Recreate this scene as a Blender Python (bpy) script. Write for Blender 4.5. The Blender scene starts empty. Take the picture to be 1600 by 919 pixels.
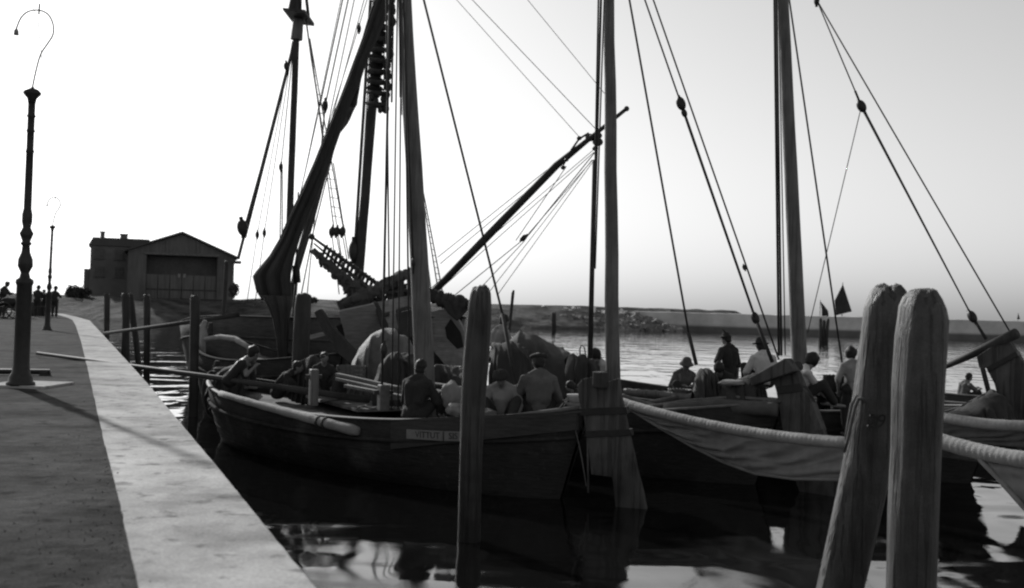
import bpy, bmesh, math, random
from mathutils import Vector, Matrix, noise
R = math.radians
rnd = random.Random(7)
SC = bpy.context.scene
COL = SC.collection
V = Vector

# ------------------------------------------------------------------ camera
FPX, CX, CY = 1700.0, 800.0, 459.5
CAM = V((0, 0, 2.6))
PITCH = math.atan((483 - CY) / FPX)
ROLL = R(1.5)
RM = Matrix.Rotation(R(90) + PITCH, 3, 'X') @ Matrix.Rotation(ROLL, 3, 'Z')
cam = bpy.data.cameras.new('camera')
co = bpy.data.objects.new('camera', cam)
COL.objects.link(co)
co.matrix_world = Matrix.Translation(CAM) @ RM.to_4x4()
cam.sensor_width = 36
cam.lens = FPX / 1600 * 36
cam.clip_start = .05
cam.clip_end = 20000
cam.dof.use_dof = True
cam.dof.focus_distance = 16.5
cam.dof.aperture_fstop = 2.2
SC.camera = co
# ------------------------------------------------------------------ sky, sun, exposure
SUN_EL, SUN_AZ = R(27), R(-33.5)          # azimuth from +Y, negative = to the left
w = bpy.data.worlds.new('World')
SC.world = w
w.use_nodes = True
nt = w.node_tree
nt.nodes.clear()
sky = nt.nodes.new('ShaderNodeTexSky')
sky.sky_type = 'NISHITA'
sky.sun_disc = False
sky.sun_elevation = SUN_EL
sky.sun_rotation = SUN_AZ
sky.air_density = 1.8
sky.dust_density = 1.1
sky.ozone_density = 1.0
bw = nt.nodes.new('ShaderNodeRGBToBW')    # black-and-white photograph
bgn = nt.nodes.new('ShaderNodeBackground')
bgn.inputs['Strength'].default_value = 0.12
wo = nt.nodes.new('ShaderNodeOutputWorld')
nt.links.new(sky.outputs[0], bw.inputs[0])
nt.links.new(bw.outputs[0], bgn.inputs['Color'])
nt.links.new(bgn.outputs[0], wo.inputs[0])
sl = bpy.data.lights.new('sun', 'SUN')
sl.energy = 4.6
sl.angle = R(1.2)
sl.color = (1, 0.995, 0.985)
so = bpy.data.objects.new('sun', sl)
COL.objects.link(so)
sdir = V((math.sin(SUN_AZ) * math.cos(SUN_EL), math.cos(SUN_AZ) * math.cos(SUN_EL), math.sin(SUN_EL)))
so.rotation_euler = sdir.to_track_quat('Z', 'Y').to_euler()
so.location = (-20, 40, 40)
SC.view_settings.view_transform = 'Standard'
SC.view_settings.look = 'None'
SC.view_settings.exposure = 0.0
SC.view_settings.gamma = 1
SC.cycles.filter_width = 2.2
SC.cycles.max_bounces = 6

# ------------------------------------------------------------------ view helpers (photograph pixel -> place)
def ray(px, py):
    return RM @ V(((px - CX) / FPX, -(py - CY) / FPX, -1))
def at(px, py, Y):
    r = ray(px, py)
    return CAM + r * (Y / r.y)
def gz(px, py, z):
    r = ray(px, py)
    return CAM + r * ((z - CAM.z) / r.z)
def vp(px, py, P, d):
    """point on the vertical plane through P along horizontal direction d"""
    n = V((-d[1], d[0], 0))
    r = ray(px, py)
    return CAM + r * ((V(P) - CAM).dot(n) / r.dot(n))

# ------------------------------------------------------------------ materials
def mat(name, g, rough=.85, var=.35, scale=6.0, stretch=(1, 1, 1), bump=.0, bdist=.01, fine=0.0, spec=.3, dark=None, metal=0, spots=None, cracks=None, crackd=.7, grit=0, wet=None):
    m = bpy.data.materials.new(name)
    m.use_nodes = True
    t = m.node_tree
    N, L = t.nodes, t.links
    b = N['Principled BSDF']
    b.inputs['Roughness'].default_value = rough
    b.inputs['Specular IOR Level'].default_value = spec
    b.inputs['Metallic'].default_value = metal
    tc = N.new('ShaderNodeTexCoord')
    mp = N.new('ShaderNodeMapping')
    mp.inputs['Scale'].default_value = stretch
    L.new(tc.outputs['Object'], mp.inputs[0])
    n1 = N.new('ShaderNodeTexNoise')
    n1.inputs['Scale'].default_value = scale
    n1.inputs['Detail'].default_value = 8
    n1.inputs['Roughness'].default_value = .65
    L.new(mp.outputs[0], n1.inputs['Vector'])
    n2 = N.new('ShaderNodeTexNoise')
    n2.inputs['Scale'].default_value = scale * .17
    n2.inputs['Detail'].default_value = 3
    L.new(tc.outputs['Object'], n2.inputs['Vector'])
    mul = N.new('ShaderNodeMath'); mul.operation = 'ADD'
    L.new(n1.outputs[0], mul.inputs[0]); L.new(n2.outputs[0], mul.inputs[1])
    mr = N.new('ShaderNodeMapRange')
    mr.inputs['From Min'].default_value = .7; mr.inputs['From Max'].default_value = 1.3
    lo = g * (1 - var) if dark is None else dark
    mr.inputs['To Min'].default_value = lo; mr.inputs['To Max'].default_value = g * (1 + var)
    L.new(mul.outputs[0], mr.inputs['Value'])
    col = mr.outputs[0]
    def times(sock, fac_node_out, lo, hi, mn, mx):
        r_ = N.new('ShaderNodeMapRange'); r_.inputs['From Min'].default_value = lo; r_.inputs['From Max'].default_value = hi
        r_.inputs['To Min'].default_value = mn; r_.inputs['To Max'].default_value = mx
        L.new(fac_node_out, r_.inputs['Value'])
        k_ = N.new('ShaderNodeMath'); k_.operation = 'MULTIPLY'
        L.new(sock, k_.inputs[0]); L.new(r_.outputs[0], k_.inputs[1])
        return k_.outputs[0]
    def noise_(sc_, st_, det=6):
        mq = N.new('ShaderNodeMapping'); mq.inputs['Scale'].default_value = st_
        L.new(tc.outputs['Object'], mq.inputs[0])
        q_ = N.new('ShaderNodeTexNoise'); q_.inputs['Scale'].default_value = sc_; q_.inputs['Detail'].default_value = det
        L.new(mq.outputs[0], q_.inputs['Vector']); return q_.outputs[0]
    if spots:
        for sc_, lo, hi, mn in spots: col = times(col, noise_(sc_, (1, 1, 1)), lo, hi, 1, mn)
    if grit: col = times(col, noise_(70, (1, 1, 1), 2), .3, .7, 1 - grit, 1 + grit)
    if cracks:
        cn = noise_(cracks, (1, 1, .035), 4); col = times(col, cn, .40, .47, 1 - crackd, 1)
    if wet:
        sz = N.new('ShaderNodeSeparateXYZ'); L.new(tc.outputs['Object'], sz.inputs[0])
        aj = N.new('ShaderNodeMath'); aj.operation = 'ADD'; L.new(sz.outputs[2], aj.inputs[0]); L.new(noise_(6, (1, 1, 1)), aj.inputs[1])
        col = times(col, aj.outputs[0], wet[0] + .5, wet[1] + .5, .22, 1)      # weed-dark tidal band
    L.new(col, b.inputs['Base Color'])
    if bump:
        bp = N.new('ShaderNodeBump')
        bp.inputs['Strength'].default_value = bump
        bp.inputs['Distance'].default_value = bdist
        if cracks:
            ad = N.new('ShaderNodeMath'); ad.operation = 'ADD'; L.new(n1.outputs[0], ad.inputs[0])
            cl = N.new('ShaderNodeMapRange'); cl.inputs['From Min'].default_value = .38; cl.inputs['From Max'].default_value = .48; L.new(cn, cl.inputs['Value'])
            L.new(cl.outputs[0], ad.inputs[1]); L.new(ad.outputs[0], bp.inputs['Height'])
        else: L.new(n1.outputs[0], bp.inputs['Height'])
        L.new(bp.outputs[0], b.inputs['Normal'])
    return m

M = {}
M['tar'] = mat('tarred_planks', .030, .9, .5, 5, (1, 1, 9), .5, .01, spec=.05, spots=[(1.8, .55, .72, 1.7), (9, .6, .75, 1.6)])
M['paint'] = mat('weathered_hull_paint', .04, .75, .5, 4, (1, 1, 8), .4, .01, spec=.15)
M['paint2'] = mat('grey_hull_paint', .06, .85, .45, 2.5, (1, 1, 9), .7, .02, spec=.1, spots=[(.8, .5, .7, .45)])
M['deck'] = mat('worn_deck_planks', .16, .8, .45, 5, (3, 3, 1), .4, .008, spec=.1, spots=[(2.5, .45, .62, .45)])
M['rail'] = mat('worn_rail_wood', .10, .6, .45, 9, (1, 1, 1), .4, .006)
M['wood'] = mat('old_spar_wood', .10, .6, .35, 14, (1, 1, .12), .5, .008, spec=.45, cracks=26, crackd=.3)
M['spar'] = mat('dark_spar_wood', .035, .7, .4, 14, (1, 1, .12), .4, .008, spec=.3)
M['rudder'] = mat('rudder_planks', .07, .85, .5, 7, (1, 1, .2), .8, .02, spec=.15, cracks=14, crackd=.35, spots=[(2.2, .5, .68, .5)])
M['pile'] = mat('weathered_pile_wood', .042, .55, .6, 22, (1, 1, .10), .9, .025, spec=.55, cracks=24, crackd=.4, spots=[(1.4, .48, .68, .45), (5, .5, .7, .6)], grit=.3)
M['piledark'] = mat('wet_pile_wood', .03, .7, .5, 12, (1, 1, .1), .8, .02, spec=.3)
M['canvas'] = mat('worn_canvas', .24, .9, .35, 5, (1, 1, 1), .8, .03)
M['canvasd'] = mat('tanned_canvas', .07, .9, .35, 5, (1, 1, 1), .6, .02)
M['sail'] = mat('dark_sail_canvas', .035, .9, .4, 3, (2, 2, .4), .6, .03)
M['rope'] = mat('hemp_rope', .09, .9, .4, 30)
M['roped'] = mat('tarred_rope', .035, .9, .4, 30)
M['iron'] = mat('black_iron', .022, .5, .4, 12, bump=.3, bdist=.004)
M['grey_iron'] = mat('grey_iron', .22, .5, .2, 12)
M['stone'] = mat('kerb_stone', .37, .95, .30, 3.2, (1, 1, 1), .5, .012, spec=.03, spots=[(1.7, .5, .7, .6), (7, .58, .7, .5)], grit=.18)
M['gravel'] = mat('packed_gravel', .052, .97, .60, 5.5, (1, 1, 1), 1.0, .03, spec=.02, spots=[(1.2, .5, .68, .5), (5, .56, .7, .35)], grit=.4)
M['brick'] = mat('old_brick', .12, .95, .2, 1.2, (1, 1, 1))
M['shed'] = mat('shed_planks', .10, .95, .35, 1.6, (2, 2, .15))
M['roof'] = mat('roof_tiles', .07, .95, .2, 3)
M['opening'] = mat('dark_opening', .02, .95, .3, 3)
M['grass'] = mat('rough_grass', .085, .95, .75, .6, (1, 1, 1), 1.0, .6, spec=.05, spots=[(.35, .45, .65, .5)])
M['rubble'] = mat('broken_stone', .14, .95, .7, .9, dark=.04)
M['pale_rubble'] = mat('pale_stone', .6, .95, .2, .9)
M['dull'] = mat('hazed_window', .07, .6, .3, 3)  # pane tone lifted: distance haze put into the colour
M['leaf'] = mat('leaves', .05, .9, .5, 2)
M['skin'] = mat('skin', .15, .6, .15, 8)
M['hair'] = mat('dark_hair', .012, .6, .4, 40)
M['cloth_white'] = mat('white_cotton', .42, .95, .15, 6, bump=.4, bdist=.01)
M['cloth_pale'] = mat('pale_cotton', .20, .95, .2, 6, bump=.4, bdist=.01)
M['cloth_mid'] = mat('grey_wool', .09, .95, .25, 9, bump=.4, bdist=.01)
M['cloth_dark'] = mat('dark_wool', .025, .95, .3, 9, bump=.4, bdist=.01)
M['mid_pile'] = mat('dark_pile_wood', .042, .65, .6, 16, (1, 1, .07), .9, .025, spec=.4, cracks=24, crackd=.3, spots=[(1.4, .5, .7, .55)], wet=(1.9, 2.6))
M['slung'] = mat('slung_sail_canvas', .20, .9, .25, 4, (1, 1, 1), .3, .01, spec=.05)
M['tarp'] = mat('old_tarpaulin', .10, .7, .45, 5, (1, 1, 1), .9, .03, spec=.3)
M['pale_plank'] = mat('pale_planks', .24, .85, .4, 3, (1, 1, 9), .6, .02, spec=.1, spots=[(1.5, .5, .7, .5)])
M['board'] = mat('name_board_paint', .17, .8, .2, 9)
M['letter'] = mat('letter_paint', .045, .8, .2, 9)
M['white'] = mat('white_paint', .7, .7, .1, 9)

def breakwater_mat():
    m = mat('breakwater_stone', .48, .95, .3, .35)
    t = m.node_tree; N, L = t.nodes, t.links
    b = N['Principled BSDF']
    src = b.inputs['Base Color'].links[0].from_socket
    tc = N.new('ShaderNodeTexCoord'); sp = N.new('ShaderNodeSeparateXYZ')
    L.new(tc.outputs['Object'], sp.inputs[0])
    mr = N.new('ShaderNodeMapRange')
    mr.inputs['From Min'].default_value = 1.7; mr.inputs['From Max'].default_value = 2.15
    mr.inputs['To Min'].default_value = .2; mr.inputs['To Max'].default_value = 1
    L.new(sp.outputs[2], mr.inputs['Value'])
    mu = N.new('ShaderNodeMath'); mu.operation = 'MULTIPLY'
    L.new(src, mu.inputs[0]); L.new(mr.outputs[0], mu.inputs[1])
    L.new(mu.outputs[0], b.inputs['Base Color'])     # weed-grown tidal band
    return m
M['wall'] = breakwater_mat()

def water_mat():
    m = bpy.data.materials.new('harbour_water')
    m.use_nodes = True
    t = m.node_tree; N, L = t.nodes, t.links
    b = N['Principled BSDF']
    b.inputs['Base Color'].default_value = (.004, .004, .004, 1)
    b.inputs['Roughness'].default_value = .015
    b.inputs['IOR'].default_value = 1.95
    tc = N.new('ShaderNodeTexCoord')
    def nz(scale, st, detail, rot=0):
        mp = N.new('ShaderNodeMapping'); mp.inputs['Scale'].default_value = st
        mp.inputs['Rotation'].default_value = (0, 0, rot)
        L.new(tc.outputs['Object'], mp.inputs[0])
        n = N.new('ShaderNodeTexNoise'); n.inputs['Scale'].default_value = scale
        n.inputs['Detail'].default_value = detail; n.inputs['Roughness'].default_value = .5
        n.inputs['Distortion'].default_value = .6
        L.new(mp.outputs[0], n.inputs['Vector'])
        return n
    a = nz(1.15, (1.25, .36, 1), 1.2, .12)
    c = nz(.35, (.6, 1.2, 1), 2, -.2)
    e = nz(2.6, (.55, 1.6, 1), 3, .1)
    sp_ = N.new('ShaderNodeSeparateXYZ'); L.new(tc.outputs['Object'], sp_.inputs[0])
    mk = N.new('ShaderNodeMapRange'); mk.inputs['From Min'].default_value = 19; mk.inputs['From Max'].default_value = 32
    mk.inputs['To Min'].default_value = 0.012; mk.inputs['To Max'].default_value = 1
    L.new(sp_.outputs[1], mk.inputs['Value'])
    b3 = N.new('ShaderNodeBump'); b3.inputs['Distance'].default_value = .085
    L.new(mk.outputs[0], b3.inputs['Strength']); L.new(e.outputs[0], b3.inputs['Height'])
    b1 = N.new('ShaderNodeBump'); b1.inputs['Strength'].default_value = 1; b1.inputs['Distance'].default_value = .027
    b2 = N.new('ShaderNodeBump'); b2.inputs['Strength'].default_value = 1; b2.inputs['Distance'].default_value = .075
    L.new(a.outputs[0], b1.inputs['Height'])
    L.new(c.outputs[0], b2.inputs['Height'])
    L.new(b3.outputs[0], b1.inputs['Normal']); L.new(b1.outputs[0], b2.inputs['Normal'])
    L.new(b2.outputs[0], b.inputs['Normal'])
    return m
M['water'] = water_mat()

# ------------------------------------------------------------------ mesh builder
class MB:
    def __init__(s): s.v = []; s.f = []
    def add(s, vs, fs):
        o = len(s.v)
        s.v += [V(v) for v in vs]
        s.f += [[i + o for i in f] for f in fs]
        return s
    def box(s, c, size, rz=0, rot=None):
        m = rot if rot is not None else Matrix.Rotation(rz, 3, 'Z')
        vs = []
        for x in (-.5, .5):
            for y in (-.5, .5):
                for z in (-.5, .5):
                    vs.append(V(c) + m @ V((x * size[0], y * size[1], z * size[2])))
        return s.add(vs, [(0, 1, 3, 2), (4, 6, 7, 5), (0, 4, 5, 1), (2, 3, 7, 6), (0, 2, 6, 4), (1, 5, 7, 3)])
    def tube(s, pts, r, n=8, cap=True, flat=1.0):
        pts = [V(p) for p in pts]
        if not hasattr(r, '__len__'): r = [r] * len(pts)
        vs, fs = [], []
        d0 = (pts[-1] - pts[0]).normalized() if (pts[-1] - pts[0]).length > 1e-6 else V((0, 0, 1))
        up = V((0, 0, 1)) if abs(d0.z) < .9 else V((0, 1, 0))
        prev = None
        for i, p in enumerate(pts):
            a = pts[max(i - 1, 0)]; b = pts[min(i + 1, len(pts) - 1)]
            d = (b - a).normalized()
            if prev is None: x = d.cross(up).normalized()
            else: x = (prev - d * prev.dot(d)).normalized()
            prev = x
            y = d.cross(x)
            for k in range(n):
                t = 2 * math.pi * k / n
                vs.append(p + x * math.cos(t) * r[i] + y * math.sin(t) * r[i] * flat)
        for i in range(len(pts) - 1):
            for k in range(n):
                k2 = (k + 1) % n
                fs.append((i * n + k, i * n + k2, (i + 1) * n + k2, (i + 1) * n + k))
        if cap:
            fs.append(tuple(range(n))[::-1]); fs.append(tuple(range((len(pts) - 1) * n, len(pts) * n)))
        return s.add(vs, fs)
    def capsule(s, a, b, ra, rb, n=12):
        a, b = V(a), V(b)
        d = (b - a)
        L = d.length
        d = d / L if L > 1e-6 else V((0, 0, 1))
        pts, rr = [], []
        for k in (85, 60, 35, 12): pts.append(a - d * ra * math.sin(R(k))); rr.append(ra * math.cos(R(k)))
        for k in (12, 35, 60, 85): pts.append(b + d * rb * math.sin(R(k))); rr.append(rb * math.cos(R(k)))
        return s.tube(pts, rr, n)
    def ell(s, c, rad, rot=None, nu=14, nv=9):
        m = rot if rot is not None else Matrix.Identity(3)
        vs, fs = [V(c) + m @ V((0, 0, -rad[2]))], []
        for j in range(1, nv):
            ph = math.pi * j / nv - math.pi / 2
            for i in range(nu):
                th = 2 * math.pi * i / nu
                vs.append(V(c) + m @ V((rad[0] * math.cos(ph) * math.cos(th), rad[1] * math.cos(ph) * math.sin(th), rad[2] * math.sin(ph))))
        vs.append(V(c) + m @ V((0, 0, rad[2])))
        for i in range(nu):
            fs.append((0, 1 + (i + 1) % nu, 1 + i))
            fs.append((len(vs) - 1, len(vs) - 1 - nu + i, len(vs) - 1 - nu + (i + 1) % nu))
        for j in range(nv - 2):
            for i in range(nu):
                a = 1 + j * nu + i; b = 1 + j * nu + (i + 1) % nu
                fs.append((a, b, b + nu, a + nu))
        return s.add(vs, fs)
    def slab(s, pts, th):
        """closed outline, thickened by vector th (centred)"""
        th = V(th); n = len(pts)
        vs = [V(p) - th / 2 for p in pts] + [V(p) + th / 2 for p in pts]
        fs = [tuple(range(n))[::-1], tuple(range(n, 2 * n))]
        for i in range(n):
            j = (i + 1) % n
            fs.append((i, j, n + j, n + i))
        return s.add(vs, fs)
    def grid(s, fn, nu, nv, thick=0):
        vs = [fn(i / nu, j / nv) for j in range(nv + 1) for i in range(nu + 1)]
        fs = [(j * (nu + 1) + i, j * (nu + 1) + i + 1, (j + 1) * (nu + 1) + i + 1, (j + 1) * (nu + 1) + i) for j in range(nv) for i in range(nu)]
        return s.add(vs, fs)
    def lathe(s, prof, base, n=16, m=None):
        m = m or Matrix.Identity(3)
        vs, fs = [], []
        for z, r in prof:
            for k in range(n):
                t = 2 * math.pi * k / n
                vs.append(V(base) + m @ V((r * math.cos(t), r * math.sin(t), z)))
        for i in range(len(prof) - 1):
            for k in range(n):
                k2 = (k + 1) % n
                fs.append((i * n + k, i * n + k2, (i + 1) * n + k2, (i + 1) * n + k))
        fs.append(tuple(range(n))[::-1]); fs.append(tuple(range((len(prof) - 1) * n, len(prof) * n)))
        return s.add(vs, fs)
    def build(s, name, m, parent=None, smooth=False, solid=0, voxel=0, sub=0, bevel=0):
        loc = V((0, 0, 0))
        p = parent
        while p is not None:
            loc += p.location; p = p.parent
        me = bpy.data.meshes.new(name)
        if parent is None and s.v:
            mn = V((sum(v.x for v in s.v) / len(s.v), sum(v.y for v in s.v) / len(s.v), min(v.z for v in s.v)))
            own = mn
        else: own = V((0, 0, 0))
        me.from_pydata([v - loc - own for v in s.v], [], s.f)
        bm = bmesh.new(); bm.from_mesh(me)
        bmesh.ops.recalc_face_normals(bm, faces=bm.faces)
        bm.to_mesh(me); bm.free()
        o = bpy.data.objects.new(name, me)
        COL.objects.link(o)
        if parent is None: o.location = own
        o.parent = parent
        if voxel:
            md = o.modifiers.new('r', 'REMESH'); md.mode = 'VOXEL'; md.voxel_size = voxel
            sm = o.modifiers.new('s', 'SMOOTH'); sm.factor = .6; sm.iterations = 2
            bpy.context.view_layer.update()
            dg = bpy.context.evaluated_depsgraph_get()
            nm = bpy.data.meshes.new_from_object(o.evaluated_get(dg))
            o.modifiers.clear()
            o.data = nm; me = nm
            smooth = True
        if solid:
            md = o.modifiers.new('t', 'SOLIDIFY'); md.thickness = solid; md.offset = 0
        if bevel:
            md = o.modifiers.new('b', 'BEVEL'); md.width = bevel; md.segments = 2; md.limit_method = 'ANGLE'
        if sub:
            md = o.modifiers.new('u', 'SUBSURF'); md.levels = sub; md.render_levels = sub
        me.materials.clear(); me.materials.append(m)
        if smooth:
            me.polygons.foreach_set('use_smooth', [True] * len(me.polygons))
        return o

def thing(name, label, cat, loc, group=None):
    o = bpy.data.objects.new(name, None)
    COL.objects.link(o)
    o.location = V(loc)
    o.empty_display_size = .2
    o['label'] = label; o['category'] = cat
    if group: o['group'] = group
    return o
def tag(o, label, cat, group=None, kind=None):
    if kind: o['kind'] = kind
    if label: o['label'] = label
    if cat: o['category'] = cat
    if group: o['group'] = group
    return o
def setting(o):
    o['kind'] = 'structure'
    return o
def lerp(a, b, t): return a + (b - a) * t
def sagline(a, b, sag=0, n=10):
    a, b = V(a), V(b)
    return [a.lerp(b, i / n) - V((0, 0, sag * 4 * (i / n) * (1 - i / n))) for i in range(n + 1)]
def rope(name, a, b, r, parent, m='roped', sag=0, n=8):
    return MB().tube(sagline(a, b, sag, n if sag else 1), r, 6).build(name, M[m], parent, True)
def block(p, r, d, parent, name='pulley_block'):
    """oval pulley block, long axis along d"""
    q = V(d).to_track_quat('Z', 'Y').to_matrix()
    mb = MB().ell(p, (r * .62, r * .8, r * 1.25), q)
    mb.tube([V(p) + q @ V((0, 0, -r * 1.5)), V(p) + q @ V((0, 0, r * 1.6))], r * .3, 6)
    return mb.build(name, M['iron'], parent, True)

# ================================================================== WATER, QUAY, LAND
W = 9000
o = MB().add([(-W, -40, 0), (W, -40, 0), (W, 2 * W, 0), (-W, 2 * W, 0)], [(0, 1, 2, 3)]).build('water', M['water'])
setting(o)
o = MB().add([(-W, -41, -3), (W, -41, -3), (W, 2 * W, -3), (-W, 2 * W, -3)], [(0, 1, 2, 3)]).build('seabed', M['opening'])
setting(o)

QZ = 1.35
inner_px = [(215, 919), (189, 795), (160, 680), (140, 590), (127, 535), (118, 508), (113, 500), (104, 496), (92, 492.5), (60, 489.5), (10, 487)]
outer_px = [(490, 919), (418, 830), (350, 745), (230, 600), (176, 540), (152, 514), (140, 501), (122, 496), (98, 490.5), (62, 487.5), (10, 485)]
inn = [gz(x, y, QZ) for x, y in inner_px]
out = [gz(x, y, QZ) for x, y in outer_px]
inn.insert(0, inn[0] + (inn[0] - inn[2]) * 3.2)
out.insert(0, out[0] + (out[0] - out[2]) * 4.0)
bpyoff = 0.0
def subdiv(P_, m):
    r_ = []
    for a_, b_ in zip(P_, P_[1:]):
        for j in range(m): r_.append(a_.lerp(b_, j / m))
    return r_ + [P_[-1]]
inn = subdiv(inn, 24); out = subdiv(out, 24)
inn = [p + V((.010 * noise.noise(V((p.y * 1.1, 0, 0))) + .007 * noise.noise(V((p.y * 6, 3, 0))), 0, 0)) for p in inn]
out = [p + V((.008 * noise.noise(V((p.y * 5, 9, 0))), 0, 0)) for p in out]
mb = MB()
n = len(inn)
vs, fs = [], []
for a, b in zip(inn, out):
    vs += [V((a.x, a.y, QZ + .012)), V((b.x, b.y, QZ + .012)), V((b.x, b.y, -2)), V((a.x, a.y, QZ - .2))]
for i in range(n - 1):
    k = i * 4
    fs += [(k, k + 1, k + 5, k + 4), (k + 1, k + 2, k + 6, k + 5), (k, k + 4, k + 7, k + 3)]
setting(mb.add(vs, fs).build('quay_kerb', M['stone']))
# ground strip: inner edge out to the far left
mb = MB()
vs, fs = [], []
for a in inn:
    vs += [V((a.x + .02, a.y, QZ)), V((-160, a.y, QZ + .0))]
for i in range(n - 1): fs.append((2 * i, 2 * i + 1, 2 * i + 3, 2 * i + 2))
setting(mb.add(vs, fs).build('quay_ground', M['gravel']))

# loose stones and dirt along the kerb joint
rg = random.Random(3); mb = MB()
for i in range(900):
    f = rg.random() ** 1.5 * (len(inn) - 80) ; k = int(f); p = inn[k].lerp(inn[k + 1], f - k)
    if p.y > 26 or p.y < 2: continue
    dx = -abs(rg.gauss(0, .35)) if rg.random() < .75 else rg.uniform(-4, .1)
    r_ = rg.uniform(.003, .010); c_ = V((p.x + dx, p.y, QZ + r_ * .3 + (.012 if dx > 0 else 0)))
    vs = [c_ + V((r_ * math.cos(a) * rg.uniform(.7, 1.2), r_ * math.sin(a) * rg.uniform(.7, 1.2), -r_ * .5)) for a in (0, 1.3, 2.5, 3.7, 5)] + [c_ + V((0, 0, r_ * .7))]
    mb.add(vs, [(0, 1, 5), (1, 2, 5), (2, 3, 5), (3, 4, 5), (4, 0, 5), (4, 3, 2, 1, 0)])
tag(mb.build('loose_gravel', M['roof']), 'loose gravel strewn beside the kerb', 'gravel', kind='stuff')

# far bank: a strip of uneven ground with a shoreline
shore_px = [(-400, 497), (0, 499), (100, 500), (150, 501), (200, 503), (300, 504), (400, 506), (560, 508), (700, 511), (790, 513), (900, 514.5), (990, 516), (1045, 517)]
def shore(t):
    k = t * (len(shore_px) - 1); i = min(int(k), len(shore_px) - 2); f = k - i
    return gz(lerp(shore_px[i][0], shore_px[i + 1][0], f), lerp(shore_px[i][1], shore_px[i + 1][1], f), 0)
top_h = [(-400, 2.9), (90, 2.9), (200, 2.8), (380, 2.9), (450, 3.4), (520, 3.2), (620, 3.0), (830, 3.3), (1045, 3.3), (1160, 3.1), (1300, 2.6)]
def toph(px):
    for (a, ha), (b, hb) in zip(top_h, top_h[1:]):
        if px <= b: return lerp(ha, hb, max(0, (px - a) / (b - a)))
    return 2.6
def bank(u, v):
    p = shore(u)
    px = 800 + p.x / p.y * 1700
    H = toph(px)
    d = v ** 1.6 * 60
    h = -.8 + (H + .8) * min(1, (d / 17)) ** .62
    h += noise.noise(V((p.x * .25, d * .3, 2))) * .5 * min(1, d / 3) * (1 if d < 15 else .35)
    s = 1 + d / p.y
    return V((p.x * s, p.y * s - 1.5, h))
setting(MB().grid(bank, 260, 26).build('land_bank', M['grass'], None, True))
# land behind the breakwater, tapering to the right
def spit(u, v):
    x0 = at(960, 490, 176); x1 = at(1182, 492, 190)
    p = x0.lerp(x1, u)
    H = 3.35 * min(1, (1 - u) * 6) ** .6
    a = math.sin(v * math.pi) ** .5
    return V((p.x, p.y + (v - .5) * 14, -1 + (H + 1 + noise.noise(V((p.x * .4, v * 4, 0))) * .2) * a))
setting(MB().grid(spit, 60, 10).build('land_spit', M['grass'], None, True))

# breakwater
def bw_pt(px, Y, z):
    return V(((px - 800) / 1700 * Y, Y, z))
A0 = bw_pt(940, 166, 0); A1 = bw_pt(2500, 128, 0)
mb = MB()
nrm = V((A1 - A0).normalized().cross(V((0, 0, 1)))) * -1
def bwall(u, v):
    p = A0.lerp(A1, u)
    prof = [(-1.2, -1), (-.5, .9), (-.35, 1.0), (0, 2.72), (.2, 2.78), (5, 2.78), (5.2, -1)]
    q = prof[int(round(v * 6))]
    j = noise.noise(V((p.x * .5, q[1] * 2, 0))) * .05
    return p + V((0, 1, 0)) * q[0] + V((0, 0, q[1] + j))
br = tag(mb.grid(bwall, 160, 6).build('breakwater', M['wall']), 'long low stone breakwater with a dark weedy foot closing off the harbour', 'breakwater')
# rubble along the bank
mb = MB(); mp_ = MB()
def stone_at(B, c, r):
    m = Matrix.Rotation(rnd.random() * 6, 3, 'Z') @ Matrix.Rotation(rnd.random() * 2, 3, 'X')
    vs = []
    for x in (-1, 1):
        for y in (-1, 1):
            for z in (-1, 1):
                vs.append(V(c) + m @ V((x * r * rnd.uniform(.5, 1), y * r * rnd.uniform(.4, .9), z * r * rnd.uniform(.35, .7))))
    B.add(vs, [(0, 1, 3, 2), (4, 6, 7, 5), (0, 4, 5, 1), (2, 3, 7, 6), (0, 2, 6, 4), (1, 5, 7, 3)])
for i in range(1500):
    px = rnd.uniform(690, 1060)
    k = rnd.random()
    if px > 945: hh = max(0.1, 1 - abs((px - 985) / 75.0)) * 2.4
    else: hh = 1.7
    Y = 157 + k * 9
    z = min(k * 3.4, hh) - .2 + rnd.uniform(-.2, .2)
    stone_at(mb, at(px, 500, Y) * 1 if False else V(((px - 800) / 1700 * Y, Y - 2, max(z, -.3))), rnd.uniform(.25, .75))
tag(mb.build('shore_rubble', M['rubble']), 'heap of broken stones along the far shore', 'rubble', kind='stuff')
for i in range(90):
    px = rnd.uniform(740, 975) if i < 70 else rnd.uniform(600, 740)
    Y = 166 + rnd.random() * 3
    stone_at(mp_, V(((px - 800) / 1700 * Y, Y - 3, rnd.uniform(2.0, 3.3) - abs(px - 830) * .003)), rnd.uniform(.25, .5))
tag(mp_.build('pale_rubble', M['pale_rubble']), 'pale stones scattered on top of the far bank', 'rubble', kind='stuff')

# ================================================================== BUILDINGS on the far bank
def XZ(px, py, Y):
    p = at(px, py, Y); return p.x, p.z
YB = 150.0
hx0, _ = XZ(138, 460, YB); hx1, _ = XZ(213, 460, YB)
zt = XZ(175, 372, YB)[1]
zb = 1.6
house = thing('brick_house', 'tall flat-topped house with two chimneys left of the gabled shed', 'house', (0.5 * (hx0 + hx1), YB + 4, zb))
mb = MB(); mb.box(((hx0 + hx1) / 2, YB + 4, (zb + zt - 1.1) / 2), (hx1 - hx0, 8, zt - 1.1 - zb))
mb.build('wall', M['brick'], house)
mb = MB(); xm = (hx0 + hx1) / 2; hw = (hx1 - hx0) / 2
mb.slab([(hx0 - .25, YB + 4, zt - 1.1), (hx1 + .25, YB + 4, zt - 1.1), (hx1 - .05, YB + 4, zt), (hx0 + .25, YB + 4, zt)], (0, 8.6, 0))
roofo = mb.build('roof', M['roof'], house)
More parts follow.
